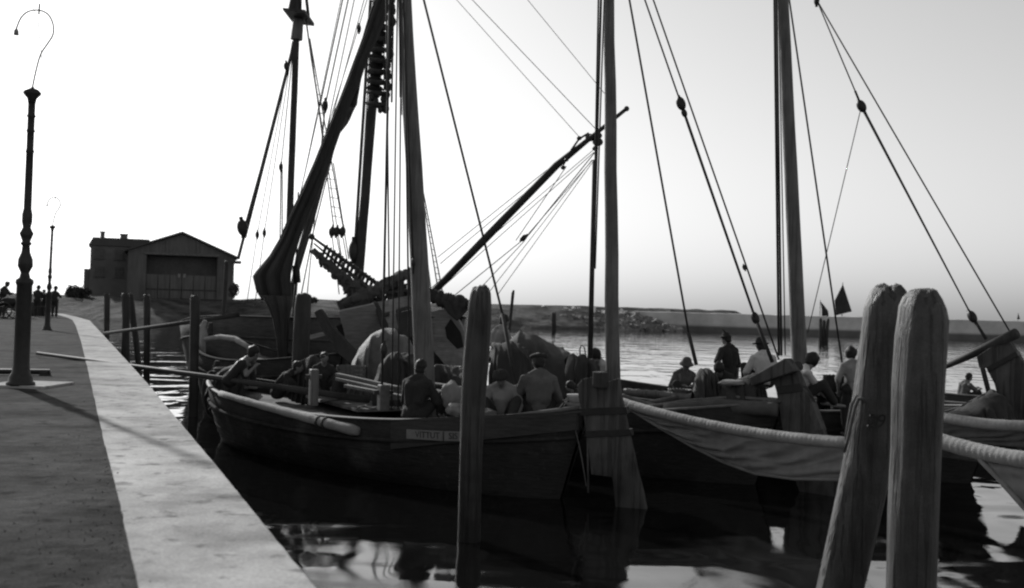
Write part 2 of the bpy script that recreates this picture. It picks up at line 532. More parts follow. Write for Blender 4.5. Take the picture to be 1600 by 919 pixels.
for px, wd, top in ((168, .5, 363), (195, .85, 366)):
    x, z = XZ(px, top, YB + 3)
    b = MB().box((x, YB + 3, z - .9), (wd, .7, 1.8)); b.box((x, YB + 3, z - .02), (wd + .18, .88, .14)); b.build('chimney', M['brick'], roofo)
for px, py in ((151, 396), (176, 397), (200, 397), (151, 424), (176, 425), (200, 425)):
    x, z = XZ(px, py, YB)
    fr = MB().box((x, YB - .05, z), (.95, .16, 1.35)).build('window', M['dull'], house)
    b = MB(); b.box((x, YB - .09, z), (.06, .2, 1.3)); b.box((x, YB - .09, z + .1), (.9, .2, .06)); b.build('sash', M['brick'], fr)
    MB().box((x, YB - .12, z - .72), (1.2, .3, .1)).build('sill', M['shed'], fr)
# lean-to at the house's left
x0, z1 = XZ(134, 420, YB); x1, _ = XZ(139, 420, YB)
MB().box(((x0 + x1) / 2, YB + 3, (zb + z1) / 2), (x1 - x0 + .4, 4, z1 - zb)).build('lean_to', M['brick'], house)

SY = 146.0
sx0 = XZ(203, 460, SY)[0]; sx1 = XZ(362, 460, SY)[0]
rx, rz_ = XZ(285, 362, SY); le = XZ(210, 389, SY); re = XZ(369, 399, SY)
shed = thing('gabled_boat_shed', 'big wooden boat shed with a low gable and a wide dark door', 'shed', ((sx0 + sx1) / 2, SY, zb))
D = 16
el = le[1] - .2; er = re[1] - .15
ox0 = XZ(232, 400, SY)[0]; ox1 = XZ(338, 400, SY)[0]; oz = XZ(285, 399, SY)[1]
mb = MB()
# front wall as pieces round the opening
mb.slab([(sx0, SY, zb), (ox0, SY, zb), (ox0, SY, oz), (sx0, SY, oz)], (0, .4, 0))
mb.slab([(ox1, SY, zb), (sx1, SY, zb), (sx1, SY, oz), (ox1, SY, oz)], (0, .4, 0))
mb.slab([(sx0, SY, oz), (sx1, SY, oz), (sx1, SY, er - .1), (rx, SY, rz_ - .4), (sx0, SY, el - .1)], (0, .4, 0))
mb.box((sx0 + .2, SY + D / 2 + .2, (zb + el - .3) / 2), (.4, D, el - .3 - zb)); mb.box((sx1 - .2, SY + D / 2 + .2, (zb + er - .3) / 2), (.4, D, er - .3 - zb))
mb.box(((sx0 + sx1) / 2, SY + D, (zb + el) / 2), (sx1 - sx0 - .9, .3, el - zb))
mb.build('wall', M['shed'], shed)
mb = MB()
mb.slab([(sx0 - .5, SY + D / 2, el - .25), (rx, SY + D / 2, rz_ - .25), (rx, SY + D / 2, rz_), (sx0 - .7, SY + D / 2, el - .05)], (0, D + 1.4, 0))
mb.slab([(rx, SY + D / 2, rz_ - .25), (sx1 + .5, SY + D / 2, er - .3), (sx1 + .75, SY + D / 2, er - .1), (rx, SY + D / 2, rz_)], (0, D + 1.4, 0))
mb.build('roof', M['roof'], shed)
mb = MB()
mb.box(((ox0 + ox1) / 2, SY - .32, oz + .1), (ox1 - ox0 + .6, .25, .3))
for px in (262, 308):
    xx = XZ(px, 400, SY)[0]; mb.box((xx, SY - .32, oz + 1.1), (.25, .2, 1.6))
mb.build('door_beam', M['wood'], shed)
for i in range(6):
    a = lerp(ox0, ox1, i / 6) + .04; b = lerp(ox0, ox1, (i + 1) / 6) - .04
    dz = XZ(285, 430, SY)[1]
    d = MB().box(((a + b) / 2, SY + .1, (zb + dz) / 2), (b - a, .12, dz - zb)).build('door_leaf', M['shed'], shed)
    MB().box(((a + b) / 2, SY + .02, zb + 2.4), (b - a - .1, .06, .2)).build('cross_rail', M['spar'], d)
MB().box(((ox0 + ox1) / 2, SY + 1.6, (oz + zb) / 2), (ox1 - ox0 + 1, .1, oz - zb + .8)).build('inner_wall', M['roof'], shed)
for px in (280, 288):
    x, z = XZ(px, 431, SY)
    MB().box((x, SY - .06, z), (.32, .05, .5)).build('notice', M['cloth_pale'], shed)
x, z = XZ(369, 409, SY)
MB().box((x - .2, SY + .3, z), (1.3, 1.6, .35)).build('gutter_box', M['roof'], shed)

house.rotation_euler.z = R(20); house.scale.x = 1.16; house.location.x -= .55
shed.rotation_euler.z = R(18)
def foliage(B, c, rad, n, s, rr):
    for i in range(n):
        d = V((rr.gauss(0, 1), rr.gauss(0, 1), rr.gauss(0, 1))).normalized()
        k = rr.random() ** .35 * (1 + .3 * noise.noise(d * 2 + V(c)))
        p = V(c) + V((d.x * rad[0] * k, d.y * rad[1] * k, d.z * rad[2] * k))
        a = V((rr.gauss(0, 1), rr.gauss(0, 1), rr.gauss(0, 1))).normalized() * s
        b = a.cross(V((rr.gauss(0, 1), rr.gauss(0, 1), rr.gauss(0, 1)))).normalized() * s * .6
        B.add([p - a, p - b, p + a, p + b], [(0, 1, 2, 3)])
def bush(px, py0, py1, wpx, Y, label, n=1400, name='bush'):
    c = at(px, (py0 + py1) / 2, Y); rw = wpx / 1700 * Y / 2; rh = (py1 - py0) / 1700 * Y / 2
    t = thing(name, label, name, (c.x, c.y, c.z - rh))
    b = MB()
    for j in range(6):
        q = V((c.x + rnd.uniform(-.6, .6) * rw, c.y + rnd.uniform(-1, 1), c.z - rh * rnd.uniform(.1, .5)))
        foliage(b, q, (rw * .55, rw * .5, rh * rnd.uniform(.7, 1.2)), n // 6, .16, rnd)
    b.build('foliage', M['leaf'], t)
    b = MB()
    for j in range(4): b.tube([V((c.x, c.y, c.z - rh - .3)), V((c.x + rnd.uniform(-.6, .6) * rw, c.y, c.z + rh * .3))], [.08, .03], 5)
    b.build('stem', M['spar'], t)
bush(120, 444, 466, 42, 140, 'rounded dark bush left of the tall house', 2600)
bush(551, 453, 470, 20, 120, 'round dark bush on the bank beneath the rising furled sail', 1500)
bush(366, 440, 462, 24, 142, 'thin twiggy bush just right of the gabled shed', 500)
bush(478, 463, 472, 44, 130, 'low flat bush on the bank right of the dark hanging sail', 1400)

# ================================================================== STREET LAMPS
def lamp(base, H, label, lean=R(.5)):
    """post of height H up to the capital"""
    k = H / 4.35
    t = thing('street_lamp', label, 'lamp', base, 'street lamps along the quay')
    m = Matrix.Rotation(lean, 3, 'Y')
    B = V(base)
    prof = [(0, .20), (.04, .20), (.06, .17), (.12, .165), (.18, .13), (.26, .118), (.30, .112), (1.46, .108), (1.47, .115), (1.50, .125), (1.54, .12), (1.57, .075), (1.64, .06), (1.67, .07), (1.74, .105), (1.84, .10), (1.94, .062),
            (2.04, .052), (2.06, .075), (2.08, .075), (2.10, .055), (2.17, .08), (2.22, .098), (2.26, .075), (2.31, .055), (2.39, .072), (2.50, .072), (2.58, .055), (3.4, .052), (3.42, .062), (3.45, .05),
            (3.7, .05), (3.72, .062), (3.75, .05), (3.92, .05), (3.94, .064), (3.97, .05), (4.12, .052)]
    MB().lathe([(z * k, r * k) for z, r in prof], B, 20, m).build('post', M['iron'], t, True)
    MB().lathe([(z * k, r * k) for z, r in [(4.12, .05), (4.2, .065), (4.26, .12), (4.29, .125), (4.33, .085), (4.35, .03), (4.37, .02)]], B, 16, m).build('capital', M['iron'], t, True)
    pts = []
    # gooseneck, in the plane facing the camera
    gp = [(0, 4.36), (.04, 4.6), (.10, 4.85), (.20, 5.02), (.27, 5.15), (.265, 5.3), (.19, 5.44), (.06, 5.5), (-.10, 5.48), (-.21, 5.38), (-.27, 5.22)]
    for i in range(len(gp) - 1):
        for j in range(3):
            f = j / 3
            p0 = gp[max(i - 1, 0)]; p1 = gp[i]; p2 = gp[i + 1]; p3 = gp[min(i + 2, len(gp) - 1)]
            q = [0.5 * (2 * p1[a] + (p2[a] - p0[a]) * f + (2 * p0[a] - 5 * p1[a] + 4 * p2[a] - p3[a]) * f * f + (3 * p1[a] - p0[a] - 3 * p2[a] + p3[a]) * f ** 3) for a in (0, 1)]
            pts.append(B + m @ V((q[0] * k, 0, q[1] * k)))
    pts.append(B + m @ V((gp[-1][0] * k, 0, gp[-1][1] * k)))
    g = MB().tube(pts, .011 if base[1] < 25 else .02, 8).build('gooseneck', M['grey_iron'], t, True)
    e = pts[-1]
    MB().lathe([(-.09, .035), (-.03, .03), (0, .014)], e, 10).build('lamp_holder', M['grey_iron'], g, True)
    top = B + m @ V((.05 * k, 0, 5.5 * k))
    MB().tube([top - V((0, 0, .06)), top + V((0.005, 0, .09))], .012, 6).build('wire_hook', M['iron'], g)
    return t
b1 = gz(32, 602, QZ + .03); top1 = at(50, 138, b1.y)
L1 = lamp(b1, top1.z - b1.z, 'near black cast iron lamp post on a pale square slab', R(.45))
mb = MB()
c = gz(46, 603, QZ)
mb.box((c.x, c.y, QZ + .012), (.86, .95, .05), R(-2)); mb.build('base_slab', M['stone'], L1, bevel=.01)
b2 = gz(73.5, 516, QZ); top2 = at(82, 352, b2.y)
L2 = lamp(b2, top2.z - b2.z, 'farther black iron lamp post near the end of the quay', R(1.2))
# wire between the lamp tops
wa = at(59, 28, b1.y); wb = at(88, 285, b2.y)
MB().tube(sagline(wa, wb, .25, 12), .006, 5).build('overhead_wire', M['grey_iron']); o = bpy.data.objects['overhead_wire']; tag(o, 'thin overhead wire running between the two lamp goosenecks', 'wire')
wo_ = at(45, 0, b1.y * .8)
MB().tube([wa, wo_, wo_ + (wo_ - wa) * 2], .004, 5).build('overhead_wire', M['grey_iron'])
tag(bpy.data.objects['overhead_wire.001'], 'thin wire leading out of the photo from the near lamp gooseneck', 'wire')
# low dark bar lying behind the lamp
a = gz(-30, 580, QZ + .06); b = gz(78, 581, QZ + .06)
mb = MB().tube([a, b], .045, 8)
for k in (.1, .55, .93):
    p = a.lerp(b, k); mb.box((p.x, p.y, QZ + .03), (.12, .16, .06))
tag(mb.build('dark_bar', M['iron']), 'dark bar lying on the quay behind the near lamp post', 'iron bar')

# ================================================================== PILINGS
def piling(rows, Y, label, m='pile', depth=-1.6, Ytop=None, group='mooring piles', name='mooring_pile', number=None):
    """rows: (y, xleft, xright) in the photograph, at distance Y; a round tapered timber"""
    rows = sorted(rows)
    pts, rr = [], []
    for y, xl, xr in rows:
        p = at((xl + xr) / 2, y, Y); q = at(xr, y, Y)
        pts.append(p); rr.append(max((q - p).length, .01))
    d = (pts[-1] - pts[-2]).normalized()
    k = 0
    while pts[-1].z > depth and k < 30:
        pts.append(pts[-1] + d * .25); rr.append(rr[-1]); k += 1
    # resample
    P, Q = [], []
    for i in range(len(pts) - 1):
        nseg = max(1, int((pts[i + 1] - pts[i]).length / .07))
        for j in range(nseg):
            f = j / nseg
            P.append(pts[i].lerp(pts[i + 1], f)); Q.append(lerp(rr[i], rr[i + 1], f))
    P.append(pts[-1]); Q.append(rr[-1])
    mb = MB(); N_ = 28
    vs, fs = [], []
    sd = Y * 3.1 + rows[0][1]
    for i, p in enumerate(P):
        for a in range(N_):
            t = 2 * math.pi * a / N_
            j = 1 + .055 * noise.noise(V((math.cos(t) * 1.6, math.sin(t) * 1.6, p.z * .8 + sd))) * 2 + .035 * noise.noise(V((math.cos(t) * 7, math.sin(t) * 7, p.z * .5 + sd)))
            tz = .045 * noise.noise(V((math.cos(t) * 2.5, math.sin(t) * 2.5, sd + 4))) * max(0, 1 - i / 9)
            vs.append(p + V((math.cos(t), math.sin(t), 0)) * Q[i] * j + V((0, 0, tz)))
    for i in range(len(P) - 1):
        for a in range(N_):
            b = (a + 1) % N_
            fs.append((i * N_ + a, i * N_ + b, (i + 1) * N_ + b, (i + 1) * N_ + a))
    fs.append(tuple(range(N_)))
    mb.add(vs, fs)
    o = mb.build(name, M[m], None, True)
    return tag(o, label, 'post', group)

P3 = piling([(452, 1432, 1458), (455, 1424, 1466), (465, 1414, 1472), (480, 1408, 1478), (500, 1406, 1482), (525, 1402, 1480), (600, 1397, 1475), (700, 1395, 1470), (800, 1389, 1466), (919, 1385, 1462)], 8.0,
       'thick upright mooring pile, the right one of the close pair at right')
P2 = piling([(447, 1380, 1400), (449, 1368, 1408), (458, 1360, 1416), (480, 1351, 1419), (500, 1349, 1417), (560, 1342, 1411), (620, 1334, 1405), (720, 1318, 1395), (800, 1302, 1375), (919, 1278, 1347)], 8.7,
       'leaning mooring pile with a faint number, left one of the close pair')
piling([(447, 743, 758), (449, 738, 764), (458, 735, 767), (475, 732, 768), (500, 730, 768), (560, 725, 765), (620, 721, 759), (700, 718, 755), (780, 716, 753), (840, 715, 752)], 12.2,
       'weathered mooring pile standing in front of the nearest boat', 'mid_pile')
piling([(459, 465, 480), (462, 462, 486), (480, 460, 486), (580, 456, 482), (620, 455, 481)], 21.5, 'dark pile rising behind the crouching figures on the nearest boat', 'piledark')
piling([(462, 299, 309), (466, 297, 312), (500, 297, 312), (600, 295, 310), (646, 294, 309)], 24.5, 'dark pile in front of the pale stemmed bow', 'piledark')
piling([(461, 225, 234), (470, 225, 235), (590, 224, 234), (600, 224, 234)], 34, 'thin dark pile between the pair of piles and the pale stemmed bow', 'piledark')
piling([(459, 191, 201), (464, 190, 203), (500, 191, 202), (556, 189, 203)], 37, 'left pile of the crossed pair beside the quay edge', 'piledark')
piling([(459, 200, 207), (464, 199, 209), (500, 203, 213), (530, 208, 217), (550, 210, 219)], 37.6, 'leaning right pile of the crossed pair beside the quay edge', 'piledark')
piling([(459, 163, 171), (464, 163, 172), (515, 163, 171)], 52, 'leftmost far pile standing just off the quay', 'piledark')
piling([(408, 351, 356), (411, 350.5, 357), (470, 348, 354), (524, 343, 350)], 33, 'tall thin stake leaning beside the gabled shed', 'spar', name='mooring_stake')
piling([(454, 801, 804), (458, 799, 804), (520, 793, 798), (560, 790, 795)], 23.0, 'thin pole leaning behind the grey canvas heap', 'spar', name='mooring_stake')
# faint painted number 39 on P2
def text_mesh(s, size, name, m, parent, P, xdir, zdir, depth=.004):
    cu = bpy.data.curves.new('t', 'FONT'); cu.body = s; cu.size = size; cu.extrude = depth; cu.align_x = 'CENTER'; cu.align_y = 'CENTER'
    ob = bpy.data.objects.new('t', cu); COL.objects.link(ob)
    bpy.context.view_layer.update()
    me = bpy.data.meshes.new_from_object(ob.evaluated_get(bpy.context.evaluated_depsgraph_get()))
    bpy.data.objects.remove(ob)
    xd = V(xdir).normalized(); zd = V(zdir).normalized(); nd = xd.cross(zd)
    mb = MB()
    mb.add([V(P) + xd * v.co.x + zd * v.co.y + nd * v.co.z for v in me.vertices], [tuple(p.vertices) for p in me.polygons])
    return mb.build(name, m, parent)
pn = at(1357, 655, 8.7)
text_mesh('39', .15, 'painted_number', M['piledark'], P2, pn + V((0, -.181, 0)), (1, .12, 0), (.16, 0, 1), .012)
# rope loop on P2
mb = MB()
c = at(1345, 622, 8.45)
pp = [at(1352, 628, 8.48), at(1338, 619, 8.45), at(1331, 632, 8.45), at(1326, 660, 8.45), at(1322, 686, 8.45), at(1320, 705, 8.5), at(1325, 686, 8.4), at(1330, 662, 8.38), at(1336, 636, 8.4), at(1342, 622, 8.36), at(1352, 624, 8.33)]
mb.tube(pp, .014, 6)
tag(mb.build('mooring_rope', M['rope'], None, True), 'slack rope loop hanging on the left pile of the close pair', 'rope')

# dolphins (clusters of piles) by the far wall
def dolphin(px, y0, y1, Y, label, sp=5, n=3):
    c = at(px, y1, Y)
    t = thing('pile_cluster', label, 'piles', (c.x, c.y, 0))
    for i in range(n):
        x = px + (i - (n - 1) / 2) * sp
        a = at(x + rnd.uniform(-1, 1), y0 + rnd.uniform(0, 4), Y + rnd.uniform(-.5, .5)); b = V((a.x + rnd.uniform(-.2, .2), Y, -1.5))
        MB().tube([b, a - V((0, 0, .15)), a], [.2, .17, .1], 10).build('pile', M['paint2' if i == 0 and sp > 5 else 'spar'], t, True)
    return t
dolphin(865, 487, 512, 140, 'dark pair of piles standing off the rubble bank', 3.4, 2)
dolphin(1288, 497, 526, 118, 'cluster of three piles in front of the breakwater', 6.5, 3)

# ================================================================== BOATS
class Frame:
    def __init__(s, S, Bw):
        s.S = V((S[0], S[1], 0)); s.B = V((Bw[0], Bw[1], 0))
        s.u = (s.B - s.S).normalized(); s.L = (s.B - s.S).length
        s.n = V((-s.u.y, s.u.x, 0))
        if s.n.y > 0: s.n = -s.n            # n points to the camera side
    def P(s, t, v, z): return s.S + s.u * (t * s.L) + s.n * v + V((0, 0, z))
def hull_fns(F, beam, zs, zm, zb_, rake=.12, pe=2.6, qe=.7):
    def hb(t):
        a = abs(2 * t - 1)
        return max(beam / 2 * max(0, 1 - a ** pe) ** qe, .03)
    def sh(t):
        a = 2 * t - 1
        return zm + (zb_ - zm) * a ** 2.2 if a > 0 else zm + (zs - zm) * (-a) ** 2
    def pt(t, side, h, inset=0):
        """h 0 at keel .. 1 at gunwale"""
        z = lerp(-.45, sh(t), h)
        wv = (hb(t) - inset) * (math.sin(min(h, 1) ** .55 * math.pi / 2) ** .8 if h > 0 else 0)
        tt = .5 + (t - .5) * (1 - rake * (1 - h))
        return F.P(tt, side * wv, z)
    return hb, sh, pt
def make_hull(F, parent, beam, zs, zm, zb_, mo='tar', bulw=.26, deck='deck', rake=.12, rail='rail', qe=.7, pe=2.6, top=None):
    hb, sh, pt = hull_fns(F, beam, zs, zm, zb_, rake, pe, qe)
    NT = 44
    hs = [0, .12, .25, .4, .55, .7, .85, 1]
    vs, fs = [], []
    ring = None
    for i in range(NT + 1):
        t = .5 - .5 * math.cos(math.pi * i / NT)
        row = [pt(t, 1, h) for h in hs[::-1]] + [pt(t, -1, h) for h in hs[1:]]
        z = sh(t); w_ = max(hb(t) - .07, .01)
        tt = t
        row += [F.P(.5 + (tt - .5) * .985, -w_, z), F.P(.5 + (tt - .5) * .985, -w_, z - bulw), F.P(.5 + (tt - .5) * .985, w_, z - bulw), F.P(.5 + (tt - .5) * .985, w_, z)]
        ring = len(row)
        vs += row
    nh = 2 * len(hs) - 1
    for i in range(NT):
        for k in range(ring):
            k2 = (k + 1) % ring
            if k == nh + 1: continue          # the deck is its own mesh
            fs.append((i * ring + k, i * ring + k2, (i + 1) * ring + k2, (i + 1) * ring + k))
    h = MB().add(vs, fs).build('hull', M[mo], parent, True)
    h.data.polygons.foreach_set('use_smooth', [True] * len(h.data.polygons))
    def dk(u, v):
        t = .5 - .5 * math.cos(math.pi * (.01 + .98 * u)); w_ = max(hb(t) - .06, .005)
        s_ = 2 * v - 1
        return F.P(.5 + (t - .5) * .985, s_ * w_, sh(t) - bulw + .06 * (1 - s_ * s_) + .01)
    MB().grid(dk, NT, 12).build('deck', M[deck], parent, True)
    # rail on top of the bulwark, slightly proud
    for side in (1, -1):
        mb = MB(); pts = [F.P(t, side * (hb(t) - .03), sh(t) + .022) for t in [.5 - .5 * math.cos(math.pi * (.02 + .96 * i / NT)) for i in range(NT + 1)]]
        mb.tube(pts, .05, 8, True, .5); mb.build('rail', M[rail], parent, True)
        mb = MB(); pts = []
        for i in range(NT + 1):
            t = .5 - .5 * math.cos(math.pi * (.03 + .94 * i / NT)); p = pt(t, side, .80); pts.append(p + F.n * side * .012)
        mb.tube(pts, .035, 6); mb.build('wale', M[mo], parent, True)
    # stem
    b = F.P(1, 0, zb_)
    mb = MB(); mb.tube([F.P(.93, 0, -.4), F.P(.975, 0, .2), F.P(1.0, 0, zb_ * .7), F.P(1.012, 0, zb_ + .12), F.P(1.005, 0, zb_ + .3)], [.07, .08, .085, .08, .05], 8)
    mb.build('stem', M[mo], parent, True)
    return hb, sh, pt
def mast(F, parent, base_px, top_px, Y, z0, w0, w1, m='wood', dY=0, name='mast'):
    """mast through two pixel points at distance Y, widths in photo pixels"""
    a = at(base_px[0], base_px[1], Y); b = at(top_px[0], top_px[1], Y + dY)
    d = (b - a)
    a0 = a + d * ((z0 - a.z) / d.z)
    b0 = b + d.normalized() * 3.0
    r0 = w0 / 2 / 1700 * Y; r1 = w1 / 2 / 1700 * Y
    n = 14
    pts = [a0.lerp(b0, i / n) + V((noise.noise(V((i * .6, Y, 1))) * .02, 0, 0)) for i in range(n + 1)]
    MB().tube(pts, [lerp(r0, r1, (i / n) * 1.0) for i in range(n + 1)], 16).build(name, M[m], parent, True)
    return a0, b0
def px_slab(parent, name, px, P, d, th, m, bevel=.01):
    pts = [vp(x, y, P, d) for x, y in px]
    nn = V((-d[1], d[0], 0)).normalized()
    return MB().slab(pts, nn * th).build(name, M[m], parent, bevel=bevel)

# ---------------- boat A, the nearest
FA = Frame((1.05, 14.75), (-5.75, 21.5))
A = thing('fishing_boat', 'nearest black fishing boat with name boards, moored behind the quay edge', 'boat', FA.P(.5, 0, 0), 'fishing boats moored side by side')
hbA, shA, ptA = make_hull(FA, A, 2.75, 1.22, .86, 1.12, 'tar', .24, rail='spar')
mast(FA, A, (662, 560), (632, 0), 17.3, .6, 33, 17)
# rudder
S = FA.S
rp = [(903, 602), (912, 592), (930, 588), (947, 597), (968, 591), (972, 620), (979, 655), (987, 690), (996, 730), (1005, 765), (1010, 790), (1015, 815), (965, 815), (958, 745), (925, 741), (921, 700), (913, 650), (906, 625)]
ra = px_slab(A, 'rudder', rp, S + V((-.02, -.0, 0)), V((-.95, .31, 0)), .11, 'rudder')
for (y0, y1, xl, xr) in ((636, 647, 906, 980), (671, 681, 916, 987)):
    px_slab(ra, 'iron_strap', [(xl, y0 + 2), (xr, y0 - 1), (xr + 2, y1 - 1), (xl + 2, y1 + 2)], S + V((-.02, 0, 0)), V((-.95, .31, 0)), .15, 'iron', .004)
# plank seams as thin battens
for x0, y0, x1, y1 in ((934, 598, 953, 740), (955, 600, 985, 775)):
    a_ = vp(x0, y0, S, V((-.95, .31, 0))) + V((-.31, -.95, 0)) * .055; b_ = vp(x1, y1, S, V((-.95, .31, 0))) + V((-.31, -.95, 0)) * .055
    MB().tube([a_, b_], .007, 4).build('plank_seam', M['tar'], ra)
# rudder head / lashings
q = vp(938, 596, S, FA.u)
MB().box(q + V((0, 0, .02)), (.16, .16, .22), math.atan2(FA.u.y, FA.u.x)).build('rudder_head', M['spar'], ra, bevel=.02)
# light rolled fender pole along the side
def along(px, py, t0=.1, t1=.95):  # nearest side point at pixel column: solve t
    best = None
    for i in range(400):
        t = lerp(t0, t1, i / 399); p = ptA(t, 1, .9)
        x = 800 + p.x / p.y * 1700
        if best is None or abs(x - px) < best[0]: best = (abs(x - px), t, p)
    return best[1], best[2]
pts, rr = [], []
for i in range(22):
    f = i / 21
    x = lerp(345, 560, f); y = lerp(615, 674, f ** .95)
    t, p = along(x, y, .3, 1.0)
    q = at(x, y, p.y - .1)
    pts.append(q); rr.append(lerp(.055, .085, f) * (1 - .25 * (f > .97)) * (1 + .05 * math.sin(i * 2)))
fp = MB().tube(pts, rr, 12).build('fender_log', M['canvas'], A, True)
for k in (15, 16): MB().tube([pts[k] - (pts[k + 1] - pts[k]) * .1, pts[k] + (pts[k + 1] - pts[k]) * .25], rr[k] + .012, 12).build('lashing', M['roped'], fp, True)
# bulwark sheer plank along the after part and pale cap pieces
for seg, mm in (((752, 662, 830, 650), 'canvas'), ((752, 656, 905, 637), 'rail')):
    x0, y0, x1, y1 = seg; pts = []
    for i in range(9):
        f = i / 8; t, p = along(lerp(x0, x1, f), 0, .0, .6); pts.append(at(lerp(x0, x1, f), lerp(y0, y1, f), p.y - .02))
    MB().tube(pts, .03, 8).build('cap_plank', M[mm], A, True)
# raised wash board aft with the name boards
def washboard(x0, x1, yt0, yt1, yb0, yb1, name, m, off, par, th=.035, n=10):
    top, bot = [], []
    for i in range(n + 1):
        f = i / n; t, p = along(lerp(x0, x1, f), 0, .0, .9)
        Yd = p.y - off
        top.append(at(lerp(x0, x1, f), lerp(yt0, yt1, f), Yd)); bot.append(at(lerp(x0, x1, f), lerp(yb0, yb1, f), Yd))
    mb = MB(); vs, fs = [], []
    for a_, b_ in zip(top, bot):
        vs += [a_, b_, b_ - FA.n * th, a_ - FA.n * th]
    for i in range(n):
        for k in range(4): fs.append((4 * i + k, 4 * i + (k + 1) % 4, 4 * i + 4 + (k + 1) % 4, 4 * i + 4 + k))
    fs += [(0, 1, 2, 3), (4 * n, 4 * n + 1, 4 * n + 2, 4 * n + 3)]
    return mb.add(vs, fs).build(name, M[m], par), top, bot
wb1, _, _ = washboard(610, 900, 656, 643, 702, 672, 'wash_board', 'paint', .06, A, .05, 16)
nb1, T1, B1 = washboard(635, 691, 671, 674, 685.5, 689, 'name_board', 'board', .115, A, .03, 6)
nb2, T2, B2 = washboard(694, 748, 674, 675.5, 689, 690, 'name_board', 'board', .115, A, .03, 6)
for nb, T, B_, s, a0, a1 in ((nb1, T1, B1, 'VITTUT', .2, 1), (nb2, T2, B2, 'SIS', .0, .55)):
    tl = T[0].lerp(T[-1], a0); tr = T[0].lerp(T[-1], a1)
    bl = B_[0].lerp(B_[-1], a0); brr = B_[0].lerp(B_[-1], a1)
    c = (tl + tr + bl + brr) / 4 + FA.n * .008
    h = (tl - bl).length
    text_mesh(s, h * .95, 'lettering', M['letter'], nb, c, tr - tl, tl - bl, .003)
# deck gear
def onz(px, py, z): return gz(px, py, z)
# long pole out over the quay
oar = MB().tube([at(58, 552, 22.2), at(320, 588, 20.2), at(575, 625, 18.2)], [.035, .05, .06], 10).build('long_pole', M['spar'], None, True)
tag(oar, 'long pole resting on the boat bow and reaching over the quay', 'pole')
# bitt post
for (x, y0, y1, Y, w_, m) in ((490, 634, 577, 18.0, .14, 'wood'), (599, 642, 601, 17.0, .16, 'rail')):
    a_ = at(x, y0, Y); b_ = at(x, y1, Y)
    bt_ = MB().box(((a_.x + b_.x) / 2, Y, (a_.z + b_.z) / 2), (w_, w_, b_.z - a_.z), .5).build('mooring_bitt', M[m], A, bevel=.02)
    MB().box(((a_.x + b_.x) / 2, Y, b_.z - .12), (w_ * 1.9, .06, .06), .2).build('cross_pin', M['spar'], bt_)
# hatch cover and boards
def quadz(pts, z, th, name, m, par, cat=None, label=None):
    P_ = [gz(x, y, z) for x, y in pts]
    return MB().slab(P_, (0, 0, th)).build(name, M[m], par, bevel=.006)
quadz([(442, 607), (505, 604), (556, 618), (500, 627)], .90, .05, 'hatch_cover', 'canvas', A)
quadz([(505, 628), (590, 618), (640, 628), (632, 640), (560, 642)], .84, .05, 'hatch_cover', 'deck', A)
for (x0, y0, x1, y1, Y, m) in ((527, 585, 622, 606, 18.6, 'rail'), (527, 592, 604, 610, 18.5, 'rail'), (540, 603, 640, 622, 17.9, 'wood')):
    a_, b_ = at(x0, y0, Y), at(x1, y1, Y - .9)
    d = (b_ - a_); mid = (a_ + b_) / 2
    rot = d.to_track_quat('X', 'Z').to_matrix()
    o = MB().box(mid, (d.length, .09, .05), rot=rot).build('loose_plank', M[m], None, bevel=.006)
    tag(o, {585: 'upper pale edged plank slanting over the foredeck of the nearest boat', 592: 'shorter plank lying just under the upper pale edged one', 603: 'lowest plank lying aft of the pale hatch cover'}[y0], 'plank')
# bundle near man + basket stack near the rudder
def sackf(c, rad, seed, label, m='canvas', name='sack', cat='sack', rz=0):
    mb = MB(); rot = Matrix.Rotation(rz, 3, 'Z')
    mb.ell((0, 0, 0), (1, 1, 1), None, 28, 18)
    for v in mb.v:
        k = 1 + .22 * noise.noise(v * 1.7 + V((seed, 0, 0))) + .08 * noise.noise(v * 5 + V((0, seed, 0)))
        q = rot @ V((v.x * rad[0] * k, v.y * rad[1] * k, v.z * rad[2] * k)); v.x, v.y, v.z = c[0] + q.x, c[1] + q.y, c[2] + q.z
    return tag(mb.build(name, M[m], None, True), label, cat)
sackf(at(706, 618, 16.2), (.17, .16, .2), 1, 'pale bundle lying beside the man in the dark jacket', 'cloth_pale', 'bundle', 'bundle')
sackf(at(712, 640, 15.9), (.14, .14, .1), 2, 'small crumpled cloth at the foot of the near pile', 'canvas', 'cloth', 'cloth')
st = None
pb = at(903, 640, 15.35)
for i in range(3):
    z = pb.z - .14 + i * .12
    o = MB().lathe([(0, .11), (.02, .13), (.09, .165), (.11, .165), (.095, .145), (.03, .11)], (pb.x, pb.y, z), 18).build('bowl', M['cloth_white' if i == 2 else 'cloth_pale'], None, True)
    tag(o, ['lowest bowl of the small stack by the nearest rudder', 'middle bowl of the small stack by the nearest rudder', 'top white bowl of the small stack by the nearest rudder'][i], 'bowl', 'bowls stacked by the nearest rudder')
sackf(at(762, 648, 15.1), (.13, .14, .08), 4, 'dark hat shaped bundle with a pale top on the rail by the near pile', 'cloth_mid', 'bundle', 'bundle')
